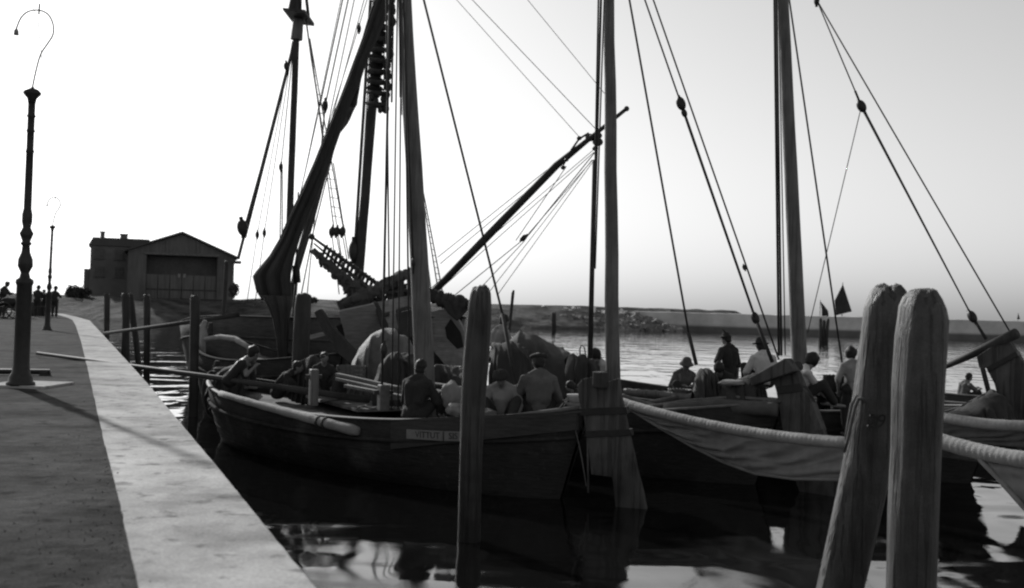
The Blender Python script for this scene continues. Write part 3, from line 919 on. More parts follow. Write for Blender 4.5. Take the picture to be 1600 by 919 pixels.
# bow: hanging rope coil, anchor gear
mb = MB()
for j in range(3):
    c = at(326 + j * 2, 612 + j * 2, 20.9 - j * .05)
    mb.tube([c + V((math.cos(k / 14 * 2 * math.pi) * .11, 0, math.sin(k / 14 * 2 * math.pi) * (.36 + .04 * j))) for k in range(15)], .022, 6)
tag(mb.build('rope_coil', M['roped'], None, True), 'coiled dark rope hanging from the bow of the nearest boat', 'rope')
mb = MB(); c = at(352, 585, 21.2)
for k in range(5):
    r_ = .32 - k * .03
    mb.tube([c + V((math.cos(a / 18 * 2 * math.pi) * r_, math.sin(a / 18 * 2 * math.pi) * r_, k * .055 - .12)) for a in range(19)], .035, 6)
tag(mb.build('rope_coil', M['roped'], None, True), 'heap of coiled rope on the foredeck of the nearest boat', 'rope')
for k in range(5):
    px = 560 + k * 22; c = at(px, 636 + k * 1.5, 17.2)
    pts = [c + V((math.cos(a * .9) * .12 + a * .03, math.sin(a * .9) * .16, .02 * math.sin(a * 1.7))) for a in range(9)]
    MB().tube(pts, .013, 5).build('deck_rope', M['rope'], A, True)
for k, h_ in enumerate((.42, .55, .68)):
    for side in (1,):
        pts = [ptA(.04 + .92 * i / 40, side, h_) + FA.n * .004 for i in range(41)]
        MB().tube(pts, .005, 4).build('strake_seam', M['tar'], A)
# halyards left of mast A
ya = 17.0
for x0, y0, x1, y1, w_ in ((609, 0, 596, 640, 4), (621, 0, 612, 640, 2.4), (626, 150, 622, 640, 2.4), (632, 20, 640, 600, 3), (602, -160, 608, 450, 2.6)):
    rope('halyard', at(x0, y0, ya), at(x1, y1, ya), w_ / 2 / 1700 * ya, A)
    if y0 == 0 and x0 != 604: rope('halyard', at(x0, y0, ya), at(x0 + (x0 - x1) / (y1 - y0) * 200, -200, ya), w_ / 2 / 1700 * ya, A)
rope('halyard', at(624, -60, ya), at(626, 152, ya), .02, A)
rope('halyard', at(630, 0, ya), at(646, 428, ya), .016, A)
block(at(646, 410, ya), .06, (0, 0, 1), A)
block(at(600, 546, ya), .09, (0, 0, 1), A)
rope('stay', at(612, -200, 16.4), at(785, 490, 16.0), .017, A); 
rope('stay', at(785, 490, 16.0), at(806, 600, 15.6), .028, A)
# tiller side details: hanging line, boat hook at stern
rope('hanging_line', at(918, 655, 14.7), at(919, 770, 14.7), .015, A, 'rope')
rope('hanging_line', at(893, 655, 14.8), at(916, 760, 14.7), .01, A, 'rope', -.1)

# ---------------- boat B
FB = Frame((4.15, 16.5), (-2.95, 23.2))
Bt = thing('fishing_boat', 'middle fishing boat with a canvas wrapped yard slung along its side', 'boat', FB.P(.5, 0, 0), 'fishing boats moored side by side')
hbB, shB, ptB = make_hull(FB, Bt, 2.7, 1.30, .88, 1.25, 'tar', .26)
mast(FB, Bt, (957, 560), (952, 0), 18.8, .6, 24, 14)
SB = FB.S
rb = px_slab(Bt, 'rudder', [(1209, 588), (1236, 577), (1247, 577), (1257, 603), (1272, 628), (1287, 670), (1310, 730), (1322, 800), (1262, 800), (1232, 710), (1224, 660), (1216, 612)], SB, FB.u, .12, 'rudder')
px_slab(rb, 'iron_strap', [(1216, 604), (1253, 599), (1259, 611), (1218, 616)], SB, FB.u, .16, 'iron', .004)
px_slab(rb, 'trailing_plank', [(1246, 577), (1257, 603), (1272, 628), (1288, 672), (1278, 674), (1262, 630), (1248, 605), (1238, 580)], SB, FB.u, .15, 'rudder', .004)
MB().tube([at(1183, 598, 17.4), at(1249, 572, 16.5)], [.05, .075], 10).build('tiller', M['spar'], rb, True)
px_slab(rb, 'rudder_cap', [(1175, 590), (1232, 559), (1240, 570), (1247, 580), (1180, 603)], SB + FB.n * .12, FB.u, .2, 'rudder', .02)
yb = 18.0
for x0, y0, x1, y1, w_ in ((939, 0, 923, 560, 4), (935, 0, 924, 560, 3), (944, 0, 930, 420, 2.4)):
    d = (x1 - x0) / (y1 - y0)
    rope('halyard', at(x0 - d * 250, -250, yb), at(x1, y1, yb), w_ / 2 / 1700 * yb, Bt)
MB().tube([at(929, 250, yb), at(922, 560, yb)], [.035, .045], 8).build('halyard_tackle', M['roped'], Bt, True)
block(at(925, 395, yb), .05, (0, 0, 1), Bt)
rope('stay', at(955, -160, 17.4), at(1076, 520, 17.2), .017, Bt); rope('stay', at(1076, 520, 17.2), at(1088, 570, 17.1), .03, Bt)
# backstay tackle
t0 = at(952, -160, 18.0); bk = at(1064, 162, 17.6); lo = at(1180, 497, 17.2); lo2 = at(1207, 566, 17.0)
rope('backstay', t0, bk, .014, Bt); block(bk, .095, lo - bk, Bt, 'pulley_block')
block(bk.lerp(lo, .045), .06, lo - bk, Bt)
for dx in (-4, 0, 4):
    rope('tackle_line', bk + V((dx * .003, 0, 0)), lo + V((dx * .004, dx * .01, 0)), .013, Bt)
block(lo, .085, lo2 - lo, Bt); rope('backstay', lo, lo2, .03, Bt)
rope('backstay', at(965, -160, 18.0), at(1217, 562, 16.9), .014, Bt)
block(at(1163, 418, 17.3), .04, lo - bk, Bt)

def canvas_roll(name, a, b, r, parent, m='canvas', pitch=.07, ext=0, amp=.02):
    n = int((b - a).length / (pitch / 4))
    pts = [a.lerp(b, i / n) - V((0, 0, .10 * 4 * (i / n) * (1 - i / n))) for i in range(n + 1)]
    rr = [r * (1 + amp * (1 if i % 4 < 3 else -1.4) + .06 * noise.noise(V((i * .15, r, 0)))) for i in range(n + 1)]
    return MB().tube(pts, rr, 14).build(name, M[m], parent, True), pts
def hanging(name, top, bot, parent, m='canvasd', folds=7, amp=.07, n=60, nv=14, sd=0, th=.012):
    """cloth between polylines top and bot (world points)"""
    def interp(P, t):
        k = t * (len(P) - 1); i = min(int(k), len(P) - 2); return P[i].lerp(P[i + 1], k - i)
    def fn(u, v):
        a = interp(top, u); b = interp(bot, u); p = a.lerp(b, v)
        k = math.sin(math.pi * min(1, v * 1.0)) ** .6 if v < 1 else 0
        nn_ = noise.noise(V((u * 2.2, v * 1.4, sd)))
        ph = v * 1.5 + u * folds * .62 + nn_ * 1.3
        cr = math.sin(ph * 2 * math.pi)
        ph2 = v * 2.2 + u * folds * .9 + 1.2 * noise.noise(V((u * 4, v * 2, sd + 7)))
        cr2 = (1 - 2 * abs((ph2 % 1) - .5)) ** 2
        bul = amp * k * (.26 * cr + .36 * cr2 + .6 * noise.noise(V((u * 3, v * 2, sd))) + .10 * noise.noise(V((u * 16, v * 7, sd + 3))))
        return p + V((-.45 * bul, -bul, -abs(bul) * .2))
    return MB().grid(fn, n, nv).build(name, M[m], parent, True, solid=th)

yA, yB_ = at(972, 629, 16.9), at(1326, 692, 13.6)
sy = thing('slung_sail', 'canvas wrapped yard with dark sail hanging below, right of the nearest rudder', 'sail', yA, 'lowered sails on yards')
r_, pts = canvas_roll('yard', yA, yB_, .075, sy)
tp = [p - V((0, 0, .05)) for p in pts[::12]] + [pts[-1] - V((0, 0, .05))]
bpx = [(985, 640), (1030, 668), (1080, 697), (1130, 722), (1180, 740), (1240, 748), (1326, 749)]
bt = []
for i, (x, y) in enumerate(bpx):
    f = (x - 972) / (1326 - 972); bt.append(at(x, y, 1 / lerp(1 / 16.9, 1 / 13.6, f) + .05))
hanging('sailcloth', tp, bt, sy, 'slung', 9, .10, 140, 30, 1)
MB().tube([p - V((0, .02, 0)) for p in bt], .022, 8).build('bolt_rope', M['slung'], sy, True)
# loose poles / rolled canvases lying on boat B's near side
def roll(name, label, px, Y0, Y1, r, m, cat, rib=0, group=None):
    pts = []
    for i, (x, y) in enumerate(px):
        pts.append(at(x, y, lerp(Y0, Y1, i / (len(px) - 1))))
    P_ = []
    for i in range(len(pts) - 1):
        for j in range(8): P_.append(pts[i].lerp(pts[i + 1], j / 8))
    P_.append(pts[-1])
    o = MB().tube(P_, [r * (1 + (.1 * ((k % 2) * 2 - 1) if rib else .12 * noise.noise(V((k * .5, r * 9, Y0))))) for k in range(len(P_))], 10).build(name, M[m], None, True)
    return tag(o, label, cat, group)
roll('spar', 'upper ribbed spar lying along the middle boat behind the slung sail', [(975, 612), (1030, 616), (1085, 622)], 18.2, 17.6, .06, 'wood', 'spar', 1)
roll('spar', 'thin spar crossing the ribbed one beside the nearest rudder', [(972, 618), (1000, 628), (1030, 636)], 17.6, 17.3, .035, 'rail', 'spar')
roll('spar', 'slanting spar rising toward the bent over figures', [(1005, 632), (1045, 624), (1092, 612)], 17.4, 17.9, .04, 'rail', 'spar')
roll('spar', 'long thin spar curving along the middle boat rail', [(1010, 636), (1080, 626), (1150, 621), (1215, 626)], 17.2, 16.5, .03, 'rail', 'spar')
roll('spar', 'dark rolled awning under the long thin spar', [(1040, 640), (1120, 634), (1215, 640)], 17.1, 16.3, .11, 'canvasd', 'awning')

# ---------------- boat C
FC = Frame((7.75, 17.2), (.6, 23.9))
Cb = thing('fishing_boat', 'right fishing boat with the tall mast between the two women', 'boat', FC.P(.5, 0, 0), 'fishing boats moored side by side')
Cb['label'] = 'right hand fishing boat whose tall mast stands above the curly haired figure'
hbC, shC, ptC = make_hull(FC, Cb, 2.8, 1.25, .95, 1.3, 'tar', .3)
mast(FC, Cb, (1249, 555), (1223, 0), 20.0, .6, 25.5, 15)
yc = 19.0
for x0, y0, x1, y1, w_ in ((1210, 0, 1217, 556, 4), (1213.5, 0, 1221, 556, 3.5), (1217, 80, 1227, 555, 2)):
    d = (x1 - x0) / (y1 - y0)
    rope('halyard', at(x0 - d * 250, -250, yc), at(x1, y1, yc), w_ / 2 / 1700 * yc, Cb)
rope('stay', at(1210, -160, 18.6), at(1316, 568, 18.2), .016, Cb)
c0 = at(1276, 0, 19.0); c1 = at(1346, 166, 18.4); c2 = at(1519, 495, 17.4); c3 = at(1541, 530, 17.2)
rope('backstay', at(1235, -100, 19.4), c0, .014, Cb); block(c0, .08, (0, 0, 1), Cb)
rope('backstay', c0, at(1336, 142, 18.4), .012, Cb); rope('backstay', at(1336, 142, 18.4), c1, .02, Cb)
block(c1, .095, c2 - c1, Cb)
for dx in (-5, 0, 5): rope('tackle_line', c1 + V((dx * .003, 0, 0)), c2 + V((dx * .004, dx * .01, 0)), .013, Cb)
block(c2, .09, c3 - c2, Cb); rope('backstay', c2, c3, .025, Cb)
rope('backstay', c0, at(1580, 522, 17.0), .013, Cb)
rope('tackle_line', c1, at(1262, 520, 19.2), .008, Cb)
SCr = at(1560, 560, 16.9); SCr.z = 0
rc = px_slab(Cb, 'rudder', [(1528, 557), (1552, 541), (1577, 530), (1600, 565), (1640, 628), (1680, 720), (1600, 720), (1569, 655), (1556, 600), (1543, 575), (1532, 575)], SCr, FC.u, .13, 'rudder')
px_slab(rc, 'iron_strap', [(1544, 574), (1590, 549), (1594, 556), (1547, 582)], SCr, FC.u, .17, 'iron', .004)
MB().tube([at(1440, 588, 18.6), at(1500, 562, 17.5), at(1588, 521, 16.6)], [.04, .06, .085], 10).build('tiller', M['spar'], rc, True)
rope('rudder_line', at(1535, 574, 16.9), at(1548, 625, 16.9), .04, Cb)

# ---------------- sails lying at far right (boat whose mast is out of the photo)
s1 = thing('slung_sail', 'upper canvas roll with dark cloth under it, right of the close pair of piles', 'sail', at(1470, 645, 14.2), 'lowered sails on yards')
a_, b_ = at(1425, 641, 14.6), at(1690, 662, 12.6)
_, pts = canvas_roll('yard', a_, b_, .07, s1)
tp = [p - V((0, 0, .05)) for p in pts[::12]] + [pts[-1] - V((0, 0, .05))]
hanging('sailcloth', tp, [at(1425, 685, 14.5), at(1520, 692, 13.8), at(1690, 710, 12.5)], s1, 'canvasd', 6, .07, 70, 14, 5)
s2 = thing('slung_sail', 'lower canvas roll with a triangle of dark sail falling toward the water', 'sail', at(1470, 680, 11.9), 'lowered sails on yards')
a_, b_ = at(1425, 673, 12.3), at(1720, 725, 10.4)
_, pts = canvas_roll('yard', a_, b_, .085, s2)
hanging('sailcloth', [at(1516, 692, 11.65), at(1600, 706, 11.1), at(1720, 728, 10.3)], [at(1520, 698, 11.6), at(1562, 748, 11.4), at(1625, 818, 11.0), at(1740, 905, 10.2)], s2, 'slung', 3, .08, 60, 14, 8)
MB().tube([at(1516, 696, 11.6), at(1535, 722, 11.5), at(1562, 750, 11.4), at(1600, 793, 11.1), at(1680, 860, 10.6)], .03, 8).build('bolt_rope', M['canvas'], s2, True)
hanging('under_cloth', [at(1425, 690, 12.5), at(1520, 700, 12.2)], [at(1425, 708, 12.6), at(1535, 723, 12.2)], s2, 'canvasd', 3, .04, 30, 8, 9)
roll('spar', 'slanting spar lying over the boat in the right background', [(1470, 648), (1500, 640), (1545, 616)], 16.5, 17.5, .05, 'canvasd', 'spar')
# boat D (far right, behind)
FD = Frame((13.6, 21.5), (7.2, 28.0))
Db = thing('fishing_boat', 'low boat behind the close pair of piles, with the small seated figure', 'boat', FD.P(.5, 0, 0), 'fishing boats moored side by side')
hbD, shD, ptD = make_hull(FD, Db, 2.6, 1.0, .8, .95, 'tar', .3)

# ---------------- boat E (big two master behind)
FE = Frame((-1.2, 26.0), (-10.2, 34.6))
E = thing('two_masted_ship', 'larger two masted sailing ship behind the row, dark sail hanging from its rig', 'ship', FE.P(.5, 0, 0))
hbE, shE, ptE = make_hull(FE, E, 3.8, 2.35, 2.2, 1.75, 'paint2', .35, rail='tar')
mast(FE, E, (563, 400), (583, 150), 31.0, 1.2, 15, 14.5, 'spar')
ma, mbb = mast(FE, E, (453, 330), (463, 60), 35.0, 1.2, 11.5, 9.5, 'spar')
# upper mast with crosstrees
y35 = 35.0
MB().tube([at(463, 62, y35), at(466, 30, y35)], [.20, .17], 8).build('mast_cheek', M['wood'], E)
mb = MB(); mb.slab([at(450, 23, y35), at(484, 26, y35), at(484, 31, y35), at(468, 29, y35), at(450, 26, y35)], (0, 1.6, 0)); mb.build('crosstrees', M['spar'], E)
rope('topmast', at(467, 30, y35), at(468, -90, y35), .09, E, 'roped')
MB().tube([at(454, 22, y35), at(461, -6, y35), at(464, -60, y35)], [.11, .14, .08], 8).build('topmast_shroud', M['sail'], E)
rope('topmast_shroud', at(482, 26, y35), at(472, -60, y35), .05, E)
def ratlines(ax, ay, bx, by, cx_, cy_, Y, par, n=16, name='shroud'):
    """two shrouds from a to b and a to c with rungs between"""
    a_, b_, c_ = at(ax, ay, Y), at(bx, by, Y), at(cx_, cy_, Y)
    s_ = rope('shroud', a_, b_, .018, par); rope('shroud', a_, c_, .018, par)
    mb = MB()
    for i in range(2, n):
        f = i / n; mb.tube([a_.lerp(b_, f), a_.lerp(c_, f)], .010, 4)
    mb.build('ratline', M['roped'], s_)
    return s_
ratlines(462, 65, 377, 372, 384, 372, y35, E, 26)
rope('shroud', at(460, 65, y35), at(372, 405, y35), .05, E, 'rope')
block(at(379, 356, 34.6), .22, (-.2, 0, 1), E, 'deadeye')
block(at(448, 104, 34.8), .12, (-.2, 0, 1), E)
for x0, y0, x1, y1, w_ in ((459, 66, 439, 262, 1.6), (439, 262, 436, 480, 2), (441, 262, 441, 480, 2), (478, 30, 487, 95, 2.5), (487, 95, 499, 170, 2.5), (499, 170, 545, 478, 1.6), (459, 60, 413, 364, 1.3), (413, 364, 398, 478, 1.3), (457, 64, 402, 367, 1.2), (402, 367, 385, 478, 1.2)):
    rope('rigging_line', at(x0, y0, y35), at(x1, y1, y35), w_ / 2 / 1700 * y35, E, 'rope')
block(at(439, 261, y35), .11, (0, 0, 1), E); block(at(413, 364, y35), .1, (0, 0, 1), E); block(at(402, 367, y35), .1, (0, 0, 1), E)
# aft rig: many light lines
y31 = 31.0
for x0, y0, x1, y1, w_ in ((548, -60, 500, 165, 2.2), (557, -60, 508, 165, 2.2), (566, -60, 505, 230, 1.6), (500, 165, 462, 335, 1.6), (545, -60, 470, 300, 1.2), (592, -60, 490, 270, 1.3), (585, -60, 520, 180, 1.3),
                           (508, 165, 496, 300, 2.6), (579, 0, 555, 384, 5), (583, 0, 560, 384, 2), (496, 300, 478, 480, 1.6)):
    rope('rigging_line', at(x0, y0, y31), at(x1, y1, y31), w_ / 2 / 1700 * y31, E, 'rope')
block(at(561, 45, y31), .1, (0, 0, 1), E); block(at(508, 165, y31), .14, (0, 0, 1), E); block(at(553, 392, y31), .25, (0, 0, 1), E)
ratlines(484, 60, 521, 352, 536, 355, y31 + 2, E, 20); 
for px in (519, 526, 535): block(at(px, 362, y31 + 2), .13, (.1, 0, 1), E, 'deadeye')
for x0, y0, x1, y1 in ((519, 370, 530, 460), (526, 370, 545, 470), (536, 372, 548, 440), (521, 255, 545, 405)):
    rope('rigging_line', at(x0, y0, y31 + 2), at(x1, y1, y31 + 2), .016, E, 'rope')
# right-hand shrouds beyond mast A
ratlines(648, 230, 688, 475, 695, 475, y31, E, 26)
rope('shroud', at(650, 260, y31), at(676, 475, y31), .018, E)
# big dark hanging sail
def strip_sail(name, rows, Y, m, par, depth=.35, sd=0, n=18):
    R_ = []
    for (y, xl, xr), (y2, xl2, xr2) in zip(rows, rows[1:]):
        k = max(1, int((y2 - y) / 12))
        for j in range(k): f = j / k; R_.append((lerp(y, y2, f), lerp(xl, xl2, f), lerp(xr, xr2, f)))
    R_.append(rows[-1])
    vs, fs = [], []
    N_ = 64
    for i, (y, xl, xr) in enumerate(R_):
        a_, b_ = at(xl, y, Y), at(xr, y, Y); c = (a_ + b_) / 2; hw_ = (b_ - a_).length / 2
        for k in range(N_):
            t = 2 * math.pi * k / N_
            hw_ = (b_ - a_).length / 2 * (1 + .05 * noise.noise(V((i * .35, k * .02, sd + 5))))
            j = 1 + .28 * noise.noise(V((math.cos(t) * 2.2, math.sin(t) * 2.2, i * .04 + sd))) + .16 * math.sin(t * 9 + i * .06) + .10 * math.sin(t * 17 - i * .04 + 2 * noise.noise(V((i * .1, sd, 0))))
            vs.append(c + V((math.cos(t) * hw_ * (1 + .03 * (j - 1)), math.sin(t) * min(depth, hw_) * j, 0)))
    for i in range(len(R_) - 1):
        for k in range(N_):
            k2 = (k + 1) % N_; fs.append((i * N_ + k, i * N_ + k2, (i + 1) * N_ + k2, (i + 1) * N_ + k))
    fs += [tuple(range(N_)), tuple(range((len(R_) - 1) * N_, len(R_) * N_))]
    return MB().add(vs, fs).build(name, M[m], par, True)
rows = [(-60, 600, 628), (0, 585, 612), (29, 575, 602), (60, 566, 590), (97, 552, 572), (130, 540, 562), (159, 529, 549), (203, 511, 533), (253, 491, 516), (300, 470, 497), (340, 451, 480), (372, 438, 469), (400, 421, 460), (425, 401, 455), (433, 396, 454), (455, 401, 456), (470, 410, 455)]
strip_sail('hanging_sail', rows, 27.6, 'sail', E, .4)
rows = [(462, 408, 457), (480, 418, 456), (500, 426, 452), (530, 432, 450), (575, 436, 449)]
strip_sail('sail_foot', rows, 27.2, 'sail', E, .3, 4)
strip_sail('sail_leech', [(255, 510, 516), (300, 494, 503), (345, 478, 491), (400, 462, 475), (440, 455, 463), (480, 454, 459)], 29.4, 'canvasd', E, .08, 6)
# thin cloth web between sail and mast
MB().grid(lambda u, v: at(lerp(lerp(575, 516, v ** .8), lerp(576, 556 if v < .9 else 520, v), u), lerp(60, 250 - 70 * u, v), 29.6) + V((0, .1 * math.sin(u * 9 + v * 3), 0)), 16, 24).build('sail_web', M['canvasd'], E, True, solid=.01)
# furled sail with hoops up the after mast
mb = MB(); pts, rr = [], []
for i in range(60):
    f = i / 59; y = lerp(-60, 158, f); x = lerp(600, 584, f)
    pts.append(at(x, y, 30.4)); rr.append((.20 + .07 * math.sin(i * 1.9) + .05 * noise.noise(V((i * .7, 0, 0)))) * (1 if f < .93 else .6))
mb.tube(pts, rr, 12, True); mb.build('furled_topsail', M['sail'], E, True)
for i in range(13):
    y = -40 + i * 17; x = lerp(603, 588, (y + 40) / 220)
    p = at(x, y, 30.2)
    MB().tube([p + V((-.28, 0, .05)), p + V((0, -.18, -.03)), p + V((.30, 0, .02))], [.06, .08, .06], 8).build('mast_hoop', M['roped'], E, True)
    q = at(x + 13 + 2 * math.sin(i * 2.1), y + 6, 30.2); MB().ell(q, (.11, .11, .14)).build('toggle', M['spar'], E, True)
for px, py in ((590, 164), (594, 172), (602, 171), (606, 148), (598, 155), (607, 137), (583, 150), (588, 158)):
    MB().ell(at(px, py, 30.1), (.07, .07, .1)).build('toggle', M['spar'], E, True)
for x0, y0, x1, y1, w_ in ((608, -60, 606, 150, 3), (616, -60, 612, 160, 3), (620, -60, 628, 180, 1.5), (600, 60, 600, 150, 2)):
    rope('rigging_line', at(x0, y0, 30), at(x1, y1, 30), w_ / 2 / 1700 * 30, E)
# furled sail on the rising gaff
g0, g1 = at(487, 370, 27.5), at(608, 457, 27.0)
gaff = MB().tube([g0, g0.lerp(g1, .5), g1], [.03, .05, .055], 10).build('gaff', M['spar'], E, True)
MB().ell(g0, (.08, .08, .08)).build('gaff_end', M['spar'], gaff, True)
dn = V((-.09, 0, -.15))
MB().tube([g0.lerp(g1, .06) + dn * .6, g0.lerp(g1, .5) + dn, g1 + dn * 1.3], [.02, .045, .07], 8).build('jackstay', M['canvasd'], gaff, True)
for i in range(17):
    f = .2 + i / 20; p = g0.lerp(g1, f)
    MB().tube([p + V((.02, -.02, .07)), p + V((-.02, -.06, 0)), p + dn * 1.2 + V((0, 0, -.04))], [.02, .045, .03], 6).build('lashing', M['roped'], gaff, True)
tp = [at(491, 388, 27.4), at(512, 407, 27.35), at(542, 430, 27.2), at(572, 454, 27.1), at(598, 472, 27)]
bt = [at(x, y, 27.3) for x, y in ((491, 396), (497, 404), (503, 403), (507, 414), (514, 412), (520, 426), (527, 430), (530, 440), (537, 449), (545, 448), (550, 444), (557, 456), (566, 462), (580, 472), (600, 482))]
hanging('furled_sail', tp, bt, E, 'canvasd', 14, .30, 90, 16, 3, .05)
lumpy_later = [at(496, 396, 27.3), at(518, 418, 27.3), at(545, 441, 27.2), at(572, 466, 27.1), at(592, 486, 27)]
block(at(502, 407, 27.5), .12, (0, 0, 1), E)
for x0, y0, x1, y1 in ((524, 225, 488, 369), (488, 372, 463, 500)): rope('rigging_line', at(x0, y0, 28), at(x1, y1, 28), .016, E)
MB().tube([at(462, 415, 28), at(464, 442, 28)], .1, 8).build('pulley_block', M['iron'], E, True)
rope('rigging_line', at(463, 442, 28), at(458, 500, 28), .04, E); rope('rigging_line', at(466, 300, 28.4), at(463, 415, 28), .02, E)
# boom over a crutch, left slope and right slope
def lumpy(P_, r_, name, m, par, amp=.3, sd=0, lash=5):
    pts, rr = [], []
    P_ = [V(p) for p in P_]
    for i in range(len(P_) - 1):
        for j in range(14):
            f = j / 14; pts.append(P_[i].lerp(P_[i + 1], f)); rr.append(lerp(r_[i], r_[i + 1], f))
    pts.append(P_[-1]); rr.append(r_[-1])
    B = MB(); B.tube(pts, rr, 20)
    for k, v in enumerate(B.v):
        i = min(k // 20, len(pts) - 1); c = pts[i]; d = v - c
        pinch = .72 if (lash and i % lash == 0 and i) else 1
        v += d * (amp * noise.noise(V((i * .22, (k % 20) * .5, sd))) + amp * .6 * noise.noise(v * 9) + pinch - 1) - V((0, 0, 1)) * max(0, -d.z) * amp * (1 + noise.noise(V((i * .3, sd, 0))))
    return B.build(name, M[m], par, True)
lumpy(lumpy_later, [.05, .11, .15, .20, .14], 'furled_sail', 'canvasd', E, .8, 31, 4)
bm_ = lumpy([at(532, 474, 26.3), at(575, 458, 26.2), at(600, 446, 26.1), at(637, 426, 26.0)], [.08, .12, .14, .11], 'boom', 'canvasd', E, .5, 3)
lumpy([at(634, 424, 26), at(654, 438, 26)], [.12, .12], 'boom', 'canvasd', E, .5, 5)
MB().tube([at(530, 470, 26.3), at(541, 492, 26.3), at(575, 470, 26.2)], [.1, .18, .1], 8).build('boom_cloth', M['sail'], bm_, True)
mb = MB()
for x in (627, 640): mb.tube([at(x, 430, 26), at(x + 2, 545, 26)], .07, 8)
mb.tube([at(606, 458, 26), at(652, 452, 26)], .05, 8); mb.build('boom_crutch', M['spar'], E, True)
hanging('crutch_cloth', [at(606, 448, 26.2), at(652, 440, 26.2)], [at(604, 520, 26.3), at(654, 540, 26.3)], E, 'canvasd', 3, .1, 24, 12, 12, .02)
# right bundle
lumpy([at(664, 455, 25.6), at(690, 465, 25.5), at(715, 474, 25.4), at(746, 477, 25.3)], [.1, .15, .17, .08], 'furled_jib', 'sail', E, .5, 8)
MB().slab([at(690, 470, 25.4), at(735, 476, 25.4), at(728, 488, 25.4), at(715, 502, 25.4), at(700, 490, 25.4)], (0, .25, 0)).build('jib_clew', M['sail'], E, bevel=.03)
MB().ell(at(718, 468, 25.4), (.14, .14, .12)).build('jib_knot', M['sail'], E, True)
# painted panels and gear on E's side (dark rectangular port, planks)
def solve_side(pt, px, t0, t1, h=.95, side=1):
    best = None
    for i in range(400):
        t = lerp(t0, t1, i / 399); p = pt(t, side, h); x = 800 + p.x / p.y * 1700
        if best is None or abs(x - px) < best[0]: best = (abs(x - px), t, p)
    return best[2]
pq = solve_side(ptE, 580, 0, 1) + FE.n * .06
px_slab(E, 'dark_panel', [(520, 508), (556, 500), (580, 492), (605, 524), (572, 532), (530, 528)], pq, FE.u, .06, 'opening', .005)
px_slab(E, 'side_strake', [(500, 520), (640, 478), (642, 483), (502, 526)], pq, FE.u, .1, 'spar', .005)
px_slab(E, 'side_strake', [(560, 538), (642, 506), (643, 510), (562, 543)], pq, FE.u, .1, 'spar', .005)
px_slab(E, 'quarter_plank', [(480, 505), (510, 492), (545, 492), (560, 478), (640, 462), (644, 500), (600, 530), (560, 548), (480, 560)], pq - FE.n * .02, FE.u, .05, 'pale_plank', .005)
# E rudder, tall and slanting with a dark hole
SE = FE.S + V((0, -.2, 0))
re_ = px_slab(E, 'rudder', [(672, 488), (700, 482), (718, 500), (733, 530), (735, 575), (721, 584), (706, 582), (690, 562), (676, 545), (672, 515)], SE, (1, -.25, 0), .16, 'pale_plank')
px_slab(re_, 'dark_recess', [(697, 512), (706, 498), (722, 520), (726, 542), (716, 545), (700, 528)], SE, (1, -.25, 0), .2, 'opening', .003)
# the raised bowsprit spar
gs0, gs1, gs2 = at(664, 470, 26.5), at(870, 258, 24.6), at(979, 170, 23.6)
sp = MB().tube([gs0, gs0.lerp(gs1, .5), gs1, gs1.lerp(gs2, .55), gs2], [.085, .095, .085, .05, .04], 12).build('raised_spar', M['spar'], E, True)
MB().ell(gs2, (.06, .06, .06)).build('spar_end', M['spar'], sp, True)
Yk = 24.2
for (x, y, r) in ((922, 215, .11), (934, 212, .10), (934, 222, .12), (905, 216, .06), (898, 232, .05), (885, 250, .05), (930, 232, .07), (880, 262, .06)):
    MB().ell(at(x, y, Yk), (r, r, r * .8)).build('lashing', M['iron'], sp, True)
def spline_line(a, b, r, nm='rigging_line', m='roped', sag=.0): rope(nm, a, b, r, E, m, sag, 8)
for x0, y0, x1, y1, w_ in ((660, -60, 905, 214, 1.0), (700, -40, 934, 205, 1.2), (800, -30, 960, 165, 1.0), (918, 215, 684, 402, 1.3), (900, 235, 688, 412, 1.3), (930, 232, 668, 455, 1.2),
                           (932, 235, 822, 372, 1.8), (818, 374, 700, 470, 1.6), (928, 238, 690, 450, 1.3), (926, 250, 820, 372, 1.4), (932, 245, 778, 460, 1.2), (885, 260, 806, 376, 1.4), (820, 376, 740, 462, 1.4), (925, 250, 760, 462, 1.2)):
    spline_line(at(x0, y0, Yk + (915 - min(x1, 915)) / 250 * 2), at(x1, y1, Yk + (915 - min(x1, 915)) / 250 * 2), w_ / 2 / 1700 * 25)
block(at(818, 372, 24.9), .08, (1, 0, 1), E)
MB().tube([at(920, 208, Yk), at(905, 217, Yk), at(893, 234, Yk), at(880, 258, Yk)], .025, 6).build('footrope', M['roped'], sp, True)

# ---------------- boat H : pale stemmed bow behind the nearest boat's bow
FH = Frame((-3.7, 23.9), (-7.6, 27.6))
H = thing('fishing_boat', 'small dark boat with pale stem behind the bow of the nearest boat', 'boat', FH.P(.5, 0, 0), 'fishing boats moored side by side')
make_hull(FH, H, 2.5, 1.5, 1.25, 1.75, 'tar', .2, qe=.6, rail='tar')
MB().tube([at(322, 600, 26.6), at(317, 560, 26.6), at(319, 530, 26.6), at(316, 512, 26.6), at(321, 501, 26.6)], [.13, .16, .12, .09, .05], 10).build('pale_stem', M['canvas'], H, True)
MB().tube([at(321, 530, 26.4), at(345, 527, 26), at(368, 530, 25.6), at(388, 542, 25.2), at(395, 556, 25)], [.06, .07, .07, .06, .05], 8).build('pale_rail', M['canvas'], H, True)
MB().slab([at(322, 534, 26.3), at(345, 530, 26), at(370, 534, 25.6), at(392, 550, 25.1), at(398, 600, 25), at(325, 600, 26.3)], (0, .1, 0)).build('bow_plank', M['paint'], H)
